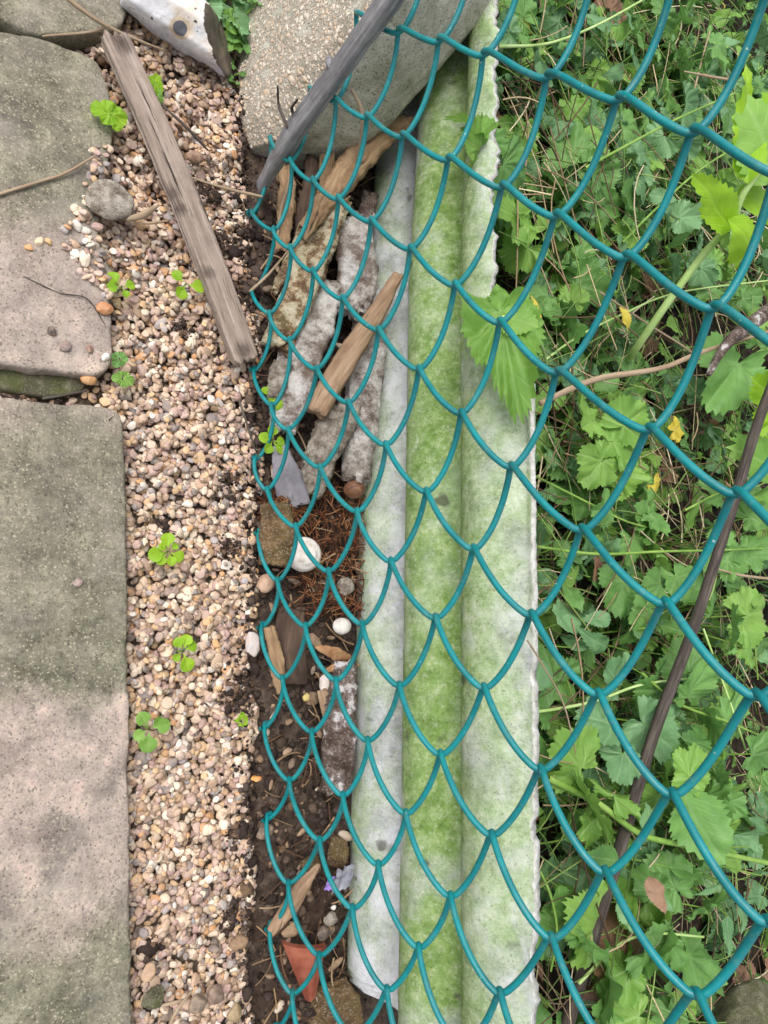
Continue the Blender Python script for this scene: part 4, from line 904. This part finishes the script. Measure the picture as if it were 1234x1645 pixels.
rod('dry_twig', [at(-20, 318, z=ST + .002), at(60, 293, z=ST + .002), at(105, 278, z=ST + .003), at(150, 252, z=ST + .006)], [.0010, .0011, .0011, .0007], 'strawtwig', 'thin dry twig lying across the olive part of the upper slab', 'twig')
rod('root_thread', [at(40, 445, z=ST + .001), at(95, 470, z=ST + .001), at(140, 480, z=ST + .002), at(168, 520, z=ST)], [.0004, .0004, .0005, .0003], 'darktwig', 'dark thread of root on the pink part of the upper slab', 'root')
rod('dry_twig', [at(70, 640, z=.004), at(100, 635, z=.005), at(138, 628, z=.008)], [.0010, .0009, .0006], 'darktwig', 'little brown twig in the gap between the slabs', 'twig')
rod('dry_twig', [at(262, 170, z=.016), at(300, 205, z=.018), at(333, 240, z=.016)], [.0008, .0012, .0008], 'darktwig', 'brown twig on the gravel beside the middle of the plank', 'twig')
rod('dry_twig', [at(300, 283, z=.014), at(360, 302, z=.016), at(420, 316, z=.018)], [.0007, .0012, .0012], 'strawtwig', 'pinkish dry stalk on the gravel pointing at the tip of the grey branch', 'twig')
rod('dry_twig', [at(402, 468, z=.010), at(432, 440, z=.020), at(462, 404, z=.026)], [.0012, .0010, .0006], 'strawtwig', 'pale stalk sloping up through the mesh beside the crusted sliver', 'twig')
rod('dry_twig', [at(385, 645, z=.010), at(398, 685, z=.011), at(410, 722, z=.010)], [.0008, .0009, .0006], 'darktwig', 'dark thin twig on the gravel beside the sprigs', 'twig')
rod('dry_twig', [at(272, 1648, z=.016), at(285, 1622, z=.020), at(308, 1592, z=.016)], [.0011, .0010, .0006], 'strawtwig', 'straw twig on the gravel at the bottom, longer one', 'twig')
rod('dry_twig', [at(262, 1615, z=.016), at(282, 1610, z=.018), at(300, 1604, z=.016)], [.0008, .0010, .0006], 'strawtwig', 'straw twig on the gravel at the bottom, shorter level one', 'twig')
rod('bark_flake', [at(204, 352, z=.016), at(228, 346, z=.02), at(254, 330, z=.02)], [.0018, .0028, .0010], 'strawtwig', 'flat sliver of tan bark between the concrete lump and the plank', 'bark')
rod('dry_twig', [at(222, 358, z=.016), at(245, 358, z=.018), at(268, 355, z=.018)], [.0009, .0011, .0009], 'tanwood', 'short reddish twig just below the flat sliver of bark', 'twig')
rod('bent_root', [at(566, 145, x=.004), at(580, 175, x=.012), at(582, 215, x=.02), at(572, 262, x=.03)], [.0011, .0014, .0012, .0008], 'strawtwig', 'bent pale root hanging in front of the grey face of the concrete block', 'root')
rod('dry_stalk', [at(466, 285, z=.030), at(452, 335, z=.02), at(446, 380, z=.012)], [.0012, .0015, .0010], 'strawtwig', 'upright dry stalk behind the tip of the grey branch', 'stalk')
rod('dark_branch', [at(1262, 560, z=.17), at(1214, 690, z=.155), at(1172, 830, z=.14), at(1110, 1020, z=.12), at(1050, 1180, z=.10), at(985, 1400, z=.08), at(905, 1665, z=.05)],
    [.0044, .0050, .0048, .0050, .0052, .0054, .0056], 'darktwig', 'long dark branch slanting down through the weeds', 'branch', n=16, seed=3)
rod('bark_branch', [at(1262, 480, z=.14), at(1205, 522, z=.14), at(1165, 556, z=.135), at(1138, 602, z=.12)], [.0085, .0080, .0070, .0030], 'streaked', 'short grey branch with flaking bark at the right edge above the big leaf', 'branch', n=20, seed=4)
rod('dry_stalk', [at(868, 648, z=.09), at(955, 610, z=.10), at(1060, 592, z=.11), at(1130, 565, z=.12), at(1250, 528, z=.14)], [.0026, .0030, .0026, .0022, .0018], 'strawtwig', 'thick brown dead stem lying across the weeds', 'stem', n=12, seed=5)
rod('dry_stalk', [at(965, 470, z=.08), at(1040, 520, z=.08), at(1110, 565, z=.09), at(1180, 620, z=.09), at(1260, 640, z=.09)], [.0010, .0012, .0012, .0010, .001], 'strawtwig', 'thin straw coloured stem running down to the right edge', 'stem')
rod('dry_stalk', [at(1140, 50, z=.09), at(1108, 170, z=.08), at(1090, 215, z=.07)], [.0010, .0012, .0008], 'strawtwig', 'upright orange brown stalk near the top right', 'stem')
rod('dry_stalk', [at(1100, 115, z=.11), at(1135, 122, z=.115), at(1170, 128, z=.12)], [.0008, .0016, .0016], 'strawtwig', 'short pale stalk lying level near the top right', 'stem')
rod('dry_stalk', [at(848, 1030, x=.095), at(868, 1062, x=.11), at(905, 1130, x=.14), at(925, 1210, x=.17)], [.0006, .0006, .0006, .0005], 'strawtwig', 'thread thin dry stalk hanging over the white edge of the sheet', 'stem')
rod('dry_stalk', [at(1145, 912, z=.10), at(1190, 924, z=.10), at(1240, 930, z=.10)], [.0010, .0014, .0016], 'strawtwig', 'short pale stalk at the right edge beside the dark branch', 'stem')

# ------------------------------------------------------------------ leaves and plants
def leaf_geo(kind, rg, size, droop=.25, teeth=1.0):
    """returns V, F, UV in leaf space: base at the origin, +x towards the tip, z up"""
    if kind == 'ovate' or kind == 'round' or kind == 'lance':
        wd = {'ovate': .30, 'round': .44, 'lance': .18}[kind] * rg.uniform(.9, 1.1); m, n = 22, 9; V = []; U = []
        for i in range(m):
            t = i / (m - 1); pw = 1.25 if kind == 'ovate' else 1.0
            prof = math.sin(math.pi * min(1, t ** (.75 if kind != 'round' else .85))) ** .8 * (1 - .25 * t * (kind == 'ovate'))
            tooth = 1 + teeth * (.09 * ((i % 2) * 2 - 1)) * (0 < i < m - 1)
            for j in range(n):
                s_ = j / (n - 1) * 2 - 1; e = tooth if abs(s_) > .9 else 1
                y = s_ * wd * prof * e; x = t + .04 * abs(s_) * (tooth - 1) * 3
                V.append((x, y, .16 * abs(y) - .02 + .05 * math.sin(t * 14 + abs(s_) * 3) * abs(y) * 2)); U.append((y * 1.0 / max(wd, .01) * .5, t))
        V = np.array(V); F = [(i * n + j, (i + 1) * n + j, (i + 1) * n + j + 1, i * n + j + 1) for i in range(m - 1) for j in range(n - 1)]; U = np.array(U)
    else:
        if kind == 'palm': angs = np.radians([-125, -66, 0, 66, 125]); Ls = np.array([.62, .84, 1, .84, .62]); wl, dp = 46, .24
        elif kind == 'deep': angs = np.radians([-118, -62, 0, 62, 118]); Ls = np.array([.55, .80, 1.05, .80, .55]); wl, dp = 42, .44
        else: angs = np.radians([-75, 0, 75]); Ls = np.array([.85, 1, .85]); wl, dp = 52, .40
        angs = angs + rg.normal(0, .06, len(angs)); Ls = Ls * rg.uniform(.88, 1.12, len(Ls)); span = angs[-1] + math.radians(38); n = 112; rings = (.28, .58, .82, 1.0); V = [(0, 0, 0)]; U = [(0, 0)]
        for ri, rr in enumerate(rings):
            for k in range(n):
                th = -span + 2 * span * k / (n - 1); dl = np.abs(th - angs); i = int(np.argmin(dl / (Ls + .4))); q = dl[i] / math.radians(wl)
                R = Ls[i] * (1 - dp * min(q, 1.15) ** 2.2); lob = min(k, n - 1 - k) / 4
                R *= min(1, .45 + .55 * lob) if lob < 1 else 1
                if ri == 3: R *= 1 + teeth * .085 * ((k * .31) % 1.0 * 1.6 - .8) * (1 if 2 < k < n - 3 else 0)
                r = R * rr; x, y = r * math.cos(th), r * math.sin(th); lat = r * math.sin(th - angs[i]); al = r * math.cos(th - angs[i])
                z = .34 * abs(lat) * rr + .05 * math.sin(k * .5 + ri * 1.3) * rr - .03
                V.append((x, y, z)); U.append((lat * .9, al))
        V = np.array(V); U = np.array(U); F = [(0, 1 + k, 2 + k) for k in range(n - 1)]
        for ri in range(3):
            for k in range(n - 1):
                a = 1 + ri * n + k; F.append((a, a + n, a + n + 1, a + 1))
    b = rg.normal(droop, .3); c = rg.normal(0, .25)
    V = V + 0.0; V[:, 2] += -b * V[:, 0] ** 2 * .8 - .28 * droop * np.abs(V[:, 1]) ** 2 + c * V[:, 0] * V[:, 1] + .12 * vnoise(V * 3.4 + rg.uniform(0, 50), 4)
    return V * size, F, U
def orient(V, pos, az, tilt, roll):
    """az heading in the ground plane, tilt = tip upward angle, roll about the leaf's own axis"""
    ca, sa = math.cos(tilt), math.sin(tilt); Rt = np.array([[ca, 0, -sa], [0, 1, 0], [sa, 0, ca]])
    return V @ rotx(roll).T @ Rt.T @ rotz(az).T + np.asarray(pos)
def tomesh_tris(F): return quads_to_tris(F)

def plant(name, px, py, z, label, kind, mat, nleaf, size, spread, seed, base=None, stem='stem', droop=.25, cat='weed', stem_r=.0011, teeth=1.0, tilt=.1, gz=None, group='weeds behind the fence'):
    """a low plant: leaves on their own stalks, centred on the place seen at (px,py)"""
    rg = np.random.default_rng(seed); c = np.array(at(px, py, z=z)); g0 = (c[0] + (base or 0), c[1], soil_h(np.array([[c[0], c[1], 0]]))[0] if gz is None else gz)
    root = empty(name, g0); tag(root, label, cat, group); g0 = np.array(g0); a0 = rg.uniform(0, 6.28); acc = None
    for k in range(nleaf):
        az = a0 + 2.4 * k + rg.normal(0, .25); rr = spread * (.25 + .75 * ((k + .5) / nleaf) ** .6) if nleaf > 1 else 0
        tip = c + np.array([math.cos(az) * rr, math.sin(az) * rr, rg.uniform(-.3, .35) * spread * .6 - .15 * rr])
        V, F, U = leaf_geo(kind if isinstance(kind, str) else kind[k % len(kind)], rg, size * rg.uniform(.50, 1.0), droop, teeth)
        V = orient(V, tip, az + rg.normal(0, .5), rg.normal(tilt, .38), rg.normal(0, .5))
        # lean every blade towards the open light in front of it
        centred('leaf', V, F, M[mat if isinstance(mat, str) else mat[k % len(mat)]], root, uv=U)
        mid = (g0 * .45 + tip * .55) + np.array([math.cos(az) * rr * .1, math.sin(az) * rr * .1, .15 * (tip[2] - g0[2])])
        V, F = tube(catmull([g0, mid, tip], 6), np.linspace(stem_r, stem_r * .6, 13), 6); centred('stem', V, F, M[stem], root)
    return root
SEEDL = [(270, 886, 'round', 7, .0085, .0085, 'biggest bright green seedling in the middle of the gravel', 'leaf_lime'), (294, 1046, 'round', 5, .0080, .0075, 'second seedling down the gravel, four leaves on thin stalks', 'leaf_lime'),
         (240, 1170, 'ovate', 5, .0085, .0075, 'star shaped seedling near the slab edge in the lower gravel', 'leaf_light'), (387, 1159, 'round', 7, .0040, .0040, 'tiny seedling rosette in the lower gravel by the fence', 'leaf_lime'),
         (196, 460, 'ovate', 4, .0080, .0050, 'four leaved seedling at the gravel edge beside the rust coloured stone', 'leaf_lime'), (299, 456, 'round', 3, .0100, .0065, 'crinkled seedling leaves touching the left side of the plank', 'leaf_lime'),
         (438, 634, 'ovate', 5, .0070, .0050, 'green sprig on the small mortar fragment, upper of two', 'leaf_lime'), (438, 708, 'ovate', 5, .0075, .0055, 'green sprig over the slate shard, lower of two', 'leaf_lime'),
         (250, 133, 'palm', 2, .0060, .0050, 'small green leaf right of the plank near its top', 'leaf_lime'), (252, 158, 'palm', 1, .0050, .0040, 'smaller leaf just below the small green leaf by the plank top', 'leaf_light'),
         (197, 608, 'tri', 2, .0045, .0040, 'tiny three lobed seedling just below the corner of the upper slab', 'leaf_light'), (192, 576, 'tri', 2, .0045, .0040, 'dull olive seedling hugging the corner of the upper slab', 'leaf')]
def seedling(name, px, py, z, label, kind, mat, n, size, seed, group='seedlings in the gravel'):
    rg = np.random.default_rng(seed); c = np.array(at(px, py, z=z)); root = empty(name, (c[0], c[1], .003)); tag(root, label, 'seedling', group); a0 = rg.uniform(0, 6.28)
    for k in range(n):
        az = a0 + 2 * math.pi * k / n + rg.normal(0, .26); inner = k % 2 == 1 and n > 5; L = size * rg.uniform(.6, 1.15) * (.75 if inner else 1)
        if kind in ('round', 'ovate'):
            m, q = 12, 7; V = []; U = []
            for i_ in range(m):
                t = i_ / (m - 1); wd = (.12 * min(1, t * 3) if t < .3 else .12 + .30 * math.sin(math.pi * ((t - .3) / .7) ** (.75 if kind == 'ovate' else .95)) ** .6) * (1 if t < 1 else 0); wd = wd if t < .98 else .10
                for j_ in range(q):
                    s_ = j_ / (q - 1) * 2 - 1; V.append((t, s_ * wd, .25 * abs(s_ * wd) - .25 * (t - .3) ** 2 + .02 * math.sin(9 * t + 3 * s_))); U.append((s_ * wd * .9, t))
            V = np.array(V) * L; F = [(i_ * q + j_, (i_ + 1) * q + j_, (i_ + 1) * q + j_ + 1, i_ * q + j_ + 1) for i_ in range(m - 1) for j_ in range(q - 1)]; U = np.array(U)
        else: V, F, U = leaf_geo(kind, rg, L, .15, .5)
        b = c + np.array([math.cos(az), math.sin(az), 0]) * size * .12 + np.array([0, 0, .0025 if inner else rg.uniform(-.001, .001)])
        V = orient(V, b, az, rg.normal(.22 if inner else .08, .08), rg.normal(0, .15)); centred('leaf', V, F, M[mat], root, uv=U)
    V, F = tube([(c[0], c[1], .002), (c[0], c[1], z * .6), tuple(c)], .0007, 6); centred('stem', V, F, M['stem'], root)
for i, (a, b, kd, nl, sz, sp, lb, mt) in enumerate(SEEDL): seedling('seedling', a, b, .014, lb, kd, mt, nl, sz * 1.45, 300 + i)
seedling('round_leaf', 178, 185, .018, 'round crinkled bright leaf on the slab edge beside the plank', 'palm', 'leaf_lime', 2, .012, 330)
WD = [  # px, py, z, kind, material, leaves, size, spread, label
 (395, 15, .02, 'deep', ['leaf', 'leaf_light'], 12, .024, .030, 'parsley like plant between the flint and the concrete block'),
 (352, -8, .015, 'palm', 'leaf_blue', 7, .026, .022, 'dull low leaves at the top edge above the flint'),
 (372, 108, .006, 'palm', 'leaf', 5, .012, .012, 'small dark leaves below the dark end of the flint'),
 (788, 240, .150, 'tri', ['leaf', 'leaf_light'], 4, .030, .018, 'serrated green leaves overhanging the upper edge of the sheet'),
 (860, 380, .070, 'palm', 'leaf_light', 4, .042, .030, 'pale lobed leaves just right of the upper sheet edge'),
 (905, 450, .060, 'deep', 'leaf', 6, .038, .040, 'green lobed plant right of the hanging pale leaf'),
 (1000, 250, .070, 'deep', 'leaf_blue', 7, .034, .050, 'blue green lobed plant in the upper middle of the weeds'),
 (940, 300, .060, 'tri', 'leaf', 4, .046, .030, 'dark three lobed leaves in the shade at the upper weeds'),
 (870, 60, .070, 'palm', ['leaf', 'leaf_blue'], 6, .036, .040, 'low plant at the top beside the end of the sheet'),
 (1010, 90, .080, 'ovate', 'leaf_blue', 6, .040, .045, 'plant with narrow toothed leaves near the top middle of the weeds'),
 (1120, 60, .090, 'deep', 'leaf', 7, .040, .055, 'leafy plant near the top right corner'),
 (1080, 180, .080, 'tri', ['leaf_blue', 'leaf'], 6, .036, .050, 'plant between the two topmost loops of mesh on the right'),
 (1100, 390, .080, 'palm', 'leaf_blue', 6, .036, .045, 'round lobed blue green leaves right of centre, above the dead stem'),
 (1180, 440, .080, 'deep', 'leaf', 5, .040, .045, 'deeply cut leaves at the right edge above the grey branch'),
 (960, 420, .060, 'ovate', ['leaf', 'leaf_blue'], 6, .036, .045, 'oval toothed leaves behind the thick pale stalk'),
 (1010, 610, .080, 'round', 'leaf', 3, .036, .018, 'rounded serrated leaves under the brown dead stem'),
 (975, 700, .090, 'palm', 'leaf_light', 4, .046, .030, 'bright lobed leaves below the brown dead stem'),
 (1020, 810, .080, 'deep', ['leaf', 'leaf_light'], 7, .036, .050, 'cluster of cut leaves left of the dark branch'),
 (900, 770, .050, 'deep', 'leaf_blue', 6, .026, .040, 'small bluish leaves in the dark gap beside the sheet'),
 (910, 890, .050, 'ovate', 'leaf', 6, .036, .040, 'broad oval leaves close to the white sheet edge'),
 (1050, 905, .080, 'palm', 'leaf', 6, .040, .050, 'green plant between two stems, left of the dark branch middle'),
 (900, 1030, .070, 'round', 'leaf_blue', 4, .048, .032, 'large dull round leaves beside the middle of the sheet edge'),
 (1025, 1020, .080, 'ovate', 'leaf_blue', 6, .040, .045, 'hanging toothed leaves directly left of the dark branch'),
 (1180, 990, .090, 'palm', ['leaf', 'leaf_light'], 6, .042, .050, 'green plant right of the dark branch at mid height'),
 (1190, 850, .100, 'deep', 'leaf', 6, .038, .045, 'cut green leaves at the right edge beside the branch'),
 (905, 1150, .060, 'tri', 'leaf', 5, .036, .035, 'small plant by the sheet with reddish stalks around it'),
 (1010, 1150, .090, 'palm', 'leaf_blue', 4, .046, .035, 'broad blue green leaf cluster below the centre of the weeds'),
 (1120, 1130, .100, 'tri', 'leaf', 6, .042, .045, 'broad dark leaves right of the lower dark branch'),
 (1120, 1280, .090, 'deep', 'leaf_light', 6, .038, .045, 'light green cut leaved plant in the lower right'),
 (960, 1270, .090, 'deep', 'leaf_light', 4, .042, .026, 'bright cut leaves on a runner left of the lower dark branch'),
 (890, 1390, .060, 'round', 'leaf', 5, .034, .035, 'small rounded leaves by the lower sheet edge'),
 (1030, 1390, .090, 'ovate', ['leaf_blue', 'leaf'], 6, .044, .045, 'dull oval leaves around the dry curled leaf'),
 (1180, 1230, .110, 'deep', 'leaf', 6, .042, .045, 'dark cut leaves at the right edge in the lower weeds'),
 (980, 1500, .080, 'tri', ['leaf_light', 'leaf'], 5, .046, .035, 'light drooping leaves right of the lower end of the branch'),
 (1110, 1470, .100, 'palm', 'leaf', 7, .042, .050, 'leafy plant in the lower right above the boulder'),
 (1190, 1400, .110, 'ovate', 'leaf_blue', 6, .044, .045, 'dark pointed leaves by the right edge in the lower weeds'),
 (890, 1570, .060, 'ovate', 'leaf', 5, .044, .035, 'toothed leaves at the bottom beside the sheet'),
 (1050, 1590, .080, 'deep', ['leaf', 'leaf_light'], 7, .040, .050, 'plant at the bottom edge left of the boulder'),
]
for i, (a, b, z, kd, mt, nl, sz, sp, lb) in enumerate(WD):
    plant('weed_plant', a, b, z, lb, kd, mt, nl, sz, sp, 400 + i, base=.075 if a == 788 else 0, droop=.3, cat='weed', tilt=.0)

# the four plants whose leaves reach over the sheet or close to the camera
def custom(name, label, stems, leaves, cat='weed', stemmat='stem_pale', origin=None):
    p0 = np.array(stems[0][0][0]); root = empty(name, tuple(p0)); tag(root, label, cat, 'weeds behind the fence')
    for pts, r in stems:
        V, F = tube(catmull([np.array(p) for p in pts], 8), np.linspace(r, r * .7, (len(pts) - 1) * 8 + 1), 10); centred('stem', V, F, M[stemmat], root)
    for i, (pos, tip, size, kind, mt, nrm) in enumerate(leaves):
        rg = np.random.default_rng(900 + i + len(label)); V, F, U = leaf_geo(kind, rg, 1.0, .18)
        X = np.array(tip) - np.array(pos); L = np.linalg.norm(X); X = X / L; Z = np.array(nrm, float); Z = Z - X * (Z @ X); Z /= np.linalg.norm(Z); Y = np.cross(Z, X)
        V = V[:, :1] * X * L + V[:, 1:2] * Y * L * size + V[:, 2:3] * Z * L
        centred('leaf', V + np.array(pos), F, M[mt], root, uv=U)
    return root
TC = (-.55, -.15, .82)
custom('broad_leaf', 'pale green three lobed leaf hanging over the sheet through the middle of the view',
       [([at(880, 600, z=.02), at(872, 560, x=.150), at(848, 520, x=.118), at(805, 508, x=.100)], .0013)],
       [(at(800, 500, x=.100), at(846, 650, x=.094), .44, 'tri', 'leaf_light', TC), (at(802, 507, x=.100), at(735, 488, x=.090), 1.0, 'round', 'leaf_light', TC), (at(802, 512, x=.101), at(778, 596, x=.098), .75, 'ovate', 'leaf_light', TC),
        (at(802, 507, x=.100), at(862, 520, x=.112), 1.1, 'round', 'leaf_light', TC), (at(804, 500, x=.100), at(800, 445, x=.108), .8, 'ovate', 'leaf_light', TC)])
custom('tall_hogweed', 'tall lime green plant at the right edge on a thick pale stalk',
       [([at(1005, 585, z=.03), at(1015, 570, z=.09), at(1070, 490, z=.145), at(1125, 415, z=.18), at(1172, 360, z=.21), at(1195, 310, z=.23), at(1230, 260, z=.25)], .0040)],
       [(at(1178, 368, z=.215), at(1112, 278, z=.225), .8, 'ovate', 'leaf_lime', TC), (at(1176, 352, z=.225), at(1240, 430, z=.22), .8, 'ovate', 'leaf_lime', TC),
        (at(1190, 318, z=.22), at(1262, 340, z=.22), .9, 'ovate', 'leaf_lime', TC), (at(1205, 292, z=.24), at(1195, 108, z=.25), .60, 'ovate', 'leaf_lime', TC),
        (at(1256, 290, z=.25), at(1206, 142, z=.26), 1.7, 'ovate', 'leaf_light', TC), (at(1240, 260, z=.25), at(1260, 130, z=.24), .8, 'ovate', 'leaf_lime', TC)])
custom('broad_leaf', 'broad plain green leaf below the grey flaking branch',
       [([at(1180, 660, z=.02), at(1190, 620, z=.08), at(1195, 585, z=.105)], .0015)],
       [(at(1185, 585, z=.105), at(1142, 650, z=.100), .75, 'palm', 'leaf', TC)])
custom('broad_leaf', 'light green leaf poking in at the right edge beside the branch',
       [([at(1270, 800, z=.02), at(1262, 760, z=.12), at(1250, 730, z=.15)], .0014)],
       [(at(1262, 760, z=.15), at(1212, 720, z=.15), .9, 'deep', 'leaf_light', TC), (at(1262, 660, z=.15), at(1222, 610, z=.15), .9, 'tri', 'leaf_lime', TC)])
custom('broad_leaf', 'large light leaf with branching veins near the lower right, below the mesh crossing',
       [([at(1180, 1250, z=.02), at(1160, 1290, z=.09), at(1150, 1330, z=.12)], .0016)],
       [(at(1098, 1275, z=.13), at(1140, 1360, z=.125), .95, 'round', 'leaf', TC), (at(1110, 1250, z=.13), at(1126, 1195, z=.13), .8, 'deep', 'leaf_light', TC)])
# long green runners
RUN = [([(800, 75, .10), (880, 70, .08), (960, 40, .09), (1050, -10, .10)], .0016, 'green runner slanting up to the top edge'),
       ([(940, 270, .08), (1010, 232, .09), (1090, 190, .10), (1180, 150, .11)], .0016, 'green runner behind the two topmost mesh loops'),
       ([(1000, 390, .07), (1060, 330, .08), (1140, 262, .09), (1250, 200, .10)], .0014, 'green runner under the tall lime plant'),
       ([(860, 590, .06), (930, 540, .07), (1000, 505, .08), (1090, 470, .09), (1240, 450, .10)], .0013, 'green runner crossing behind the pale stalk'),
       ([(862, 878, .07), (960, 890, .08), (1060, 886, .09), (1150, 884, .10), (1250, 880, .10)], .0015, 'level green runner across the weeds at mid height'),
       ([(850, 760, .05), (930, 800, .07), (1000, 835, .08), (1050, 850, .08)], .0012, 'green runner from the dark gap to the cut leaves'),
       ([(850, 1145, .07), (900, 1138, .07), (960, 1125, .08), (1030, 1100, .09), (1110, 1090, .1)], .0015, 'green runner leaving the lower middle of the sheet edge'),
       ([(880, 1250, .08), (960, 1290, .09), (1030, 1340, .10), (1110, 1360, .11), (1250, 1390, .11)], .0030, 'thick green runner across the lower dark branch'),
       ([(868, 1400, .06), (885, 1440, .07), (895, 1500, .07), (885, 1560, .06)], .0012, 'upright green stem beside the lower sheet edge'),
       ([(930, 1580, .07), (990, 1520, .08), (1050, 1500, .09), (1130, 1505, .09)], .0014, 'pale green stem curving under the drooping leaves'),
       ([(1030, 1080, .09), (1090, 1130, .10), (1170, 1160, .10), (1240, 1190, .11)], .0015, 'dull runner right of the lower dark branch'),
       ([(900, 700, .05), (960, 660, .07), (1010, 640, .08)], .0010, 'short thin stem below the brown dead stem'),
       ([(1130, 1010, .09), (1170, 1120, .10), (1200, 1210, .10)], .0012, 'thin green stem down the right side'),
       ([(1100, 820, .09), (1160, 790, .10), (1240, 768, .11)], .0013, 'green stem at the right edge behind the crossing')]
for i, (pp, r, lb) in enumerate(RUN):
    P = [np.array(at(a, b, z=c)) for a, b, c in pp]
    V, F = tube(catmull(P, 8), np.linspace(r, r * .75, (len(P) - 1) * 8 + 1), 8); tag(centred('green_runner', V, F, M['stem' if i % 3 else 'stem_pale']), lb, 'plant stem', 'long stems through the weeds')
# single yellow and dry leaves
def oneleaf(name, px, py, z, size, kind, mt, lb, seed, az=0, tilt=.2, roll=.2, droop=.6, cat='leaf'):
    rg = np.random.default_rng(seed); V, F, U = leaf_geo(kind, rg, size, droop); V = orient(V, at(px, py, z=z), az, tilt, roll)
    return tag(centred(name, V, F, M[mt], uv=U), lb, cat)
YL = [(865, 515, .12, .026, 'ovate', 'leaf_yellow', 'narrow hanging yellow leaf right of the pale lobed leaf', 1.6), (998, 490, .09, .026, 'lance', 'leaf_yellow', 'curled yellow leaf beside the thick pale stalk', -1.2),
      (1085, 692, .12, .016, 'palm', 'leaf_yellow', 'ragged yellow leaf at the right middle mesh crossing', .4), (1050, 772, .08, .014, 'tri', 'leaf_yellow', 'small yellow leaf tip below the middle crossing', -.8),
      (835, 40, .05, .020, 'palm', 'leaf_yellow', 'yellowing leaf at the top beside the end of the sheet', .3), (1165, 15, .09, .012, 'ovate', 'leaf_yellow', 'small yellow leaf near the top right corner', 2.0),
      (985, 12, .06, .050, 'deep', 'leaf_dry', 'crumpled brown dry leaf at the top of the weeds', 1.0), (1045, 1408, .11, .028, 'ovate', 'leaf_dry', 'curled dry brown leaf hanging in the lower weeds', -1.5),
      (955, 900, .06, .028, 'tri', 'leaf_dry', 'brown dry leaf beside the runner at mid height', .2), (985, 790, .05, .026, 'tri', 'leaf_dry', 'brown withered leaf among the cut leaves', 2.2),
      (900, 480, .03, .040, 'palm', 'leaf_dry', 'dark brown dead leaf in the hollow behind the yellow leaf', .9), (1140, 420, .05, .026, 'tri', 'leaf_dry', 'small brown dead leaf above the grey flaking branch', .5),
      (1000, 1555, .07, .060, 'palm', 'leaf_dry', 'large olive brown dying leaf near the bottom', 1.2), (895, 238, .02, .026, 'ovate', 'leaf_dry', 'tan dead leaf on dark ground near the upper sheet edge', 1.2)]
for i, (a, b, z, sz, kd, mt, lb, az) in enumerate(YL): oneleaf('fallen_leaf' if mt == 'leaf_dry' else 'yellow_leaf', a, b, z, sz, kd, mt, lb, 700 + i, az)
lone('glint_flake', 950, 182, 22, 16, 8, 'pale bluish white flake standing in for a glint under the upper weeds', 'stone', (206, 212, 222), z=.03, seed=81, cuts=6)  # pale flake added to stand for a white glint

# ground cover that nobody could count
def cover(name, label, n, boxes, mats, seed, zr, size, kinds=('deep', 'ovate', 'tri', 'lance', 'palm', 'ovate', 'deep', 'round')):
    rg = np.random.default_rng(seed); accs = [Acc() for _ in mats]; pool = [leaf_geo(kinds[i % len(kinds)], rg, 1.0, .3) for i in range(24)]
    pool = [(V, quads_to_tris(F), U) for V, F, U in pool]
    for k in range(n):
        bx = boxes[rg.integers(len(boxes))]; x, y = rg.uniform(bx[0], bx[2]), rg.uniform(bx[1], bx[3]); xs = np.interp(y, [-.72, .62], [.056, .195])
        if x < xs + .045 or (x < xs + .13 and rg.random() < .6): continue
        if vnoise(np.array([[x * 13, y * 13, 3.3]]), 9)[0] < -.26 and rg.random() < .85: continue
        z = soil_h(np.array([[x, y, 0]]))[0] + rg.uniform(*zr) * min(1, .35 + (x - xs) * 3); V, F, U = pool[rg.integers(24)]
        s_ = size * math.exp(rg.normal(0, .25)); V = orient(V * s_, (x, y, z), rg.uniform(0, 6.28), rg.normal(0, .45), rg.normal(0, .55))
        m = rg.integers(len(mats)); accs[m].add(V, F, uv=U)
        P = [np.array([x, y, z]), np.array([x + rg.normal(0, .01), y + rg.normal(0, .01), z * .5]), np.array([x + rg.normal(0, .03), y + rg.normal(0, .03), -.01])]
        Vt, Ft = tube(P, .0007, 4, False); accs[m].add(Vt, quads_to_tris(Ft), uv=np.tile([.5, .2], (len(Vt), 1)))
    for j, a in enumerate(accs): tag(a.out(name, M[mats[j]]), label[j], 'ground cover', kind='stuff')
cover('ground_cover', ['mass of green weed leaves filling in behind the fence', 'bluish low leaves between the larger weeds', 'scattered lighter leaves through the weeds'],
      3500, [(.15, -.75, .75, .75), (.15, -.75, 1.2, 1.1), (.5, .2, 1.2, 1.0), (.15, -.6, .5, .6)], ['leaf', 'leaf_blue', 'leaf_light'], 77, (.0, .075), .024)
cover('low_leaves', ['tiny shaded leaves close to the dark ground', 'brown dead leaves on the ground under the weeds'], 900, [(.15, -.7, .7, .7)], ['leaf', 'leaf_dry'], 78, (.0, .03), .017)
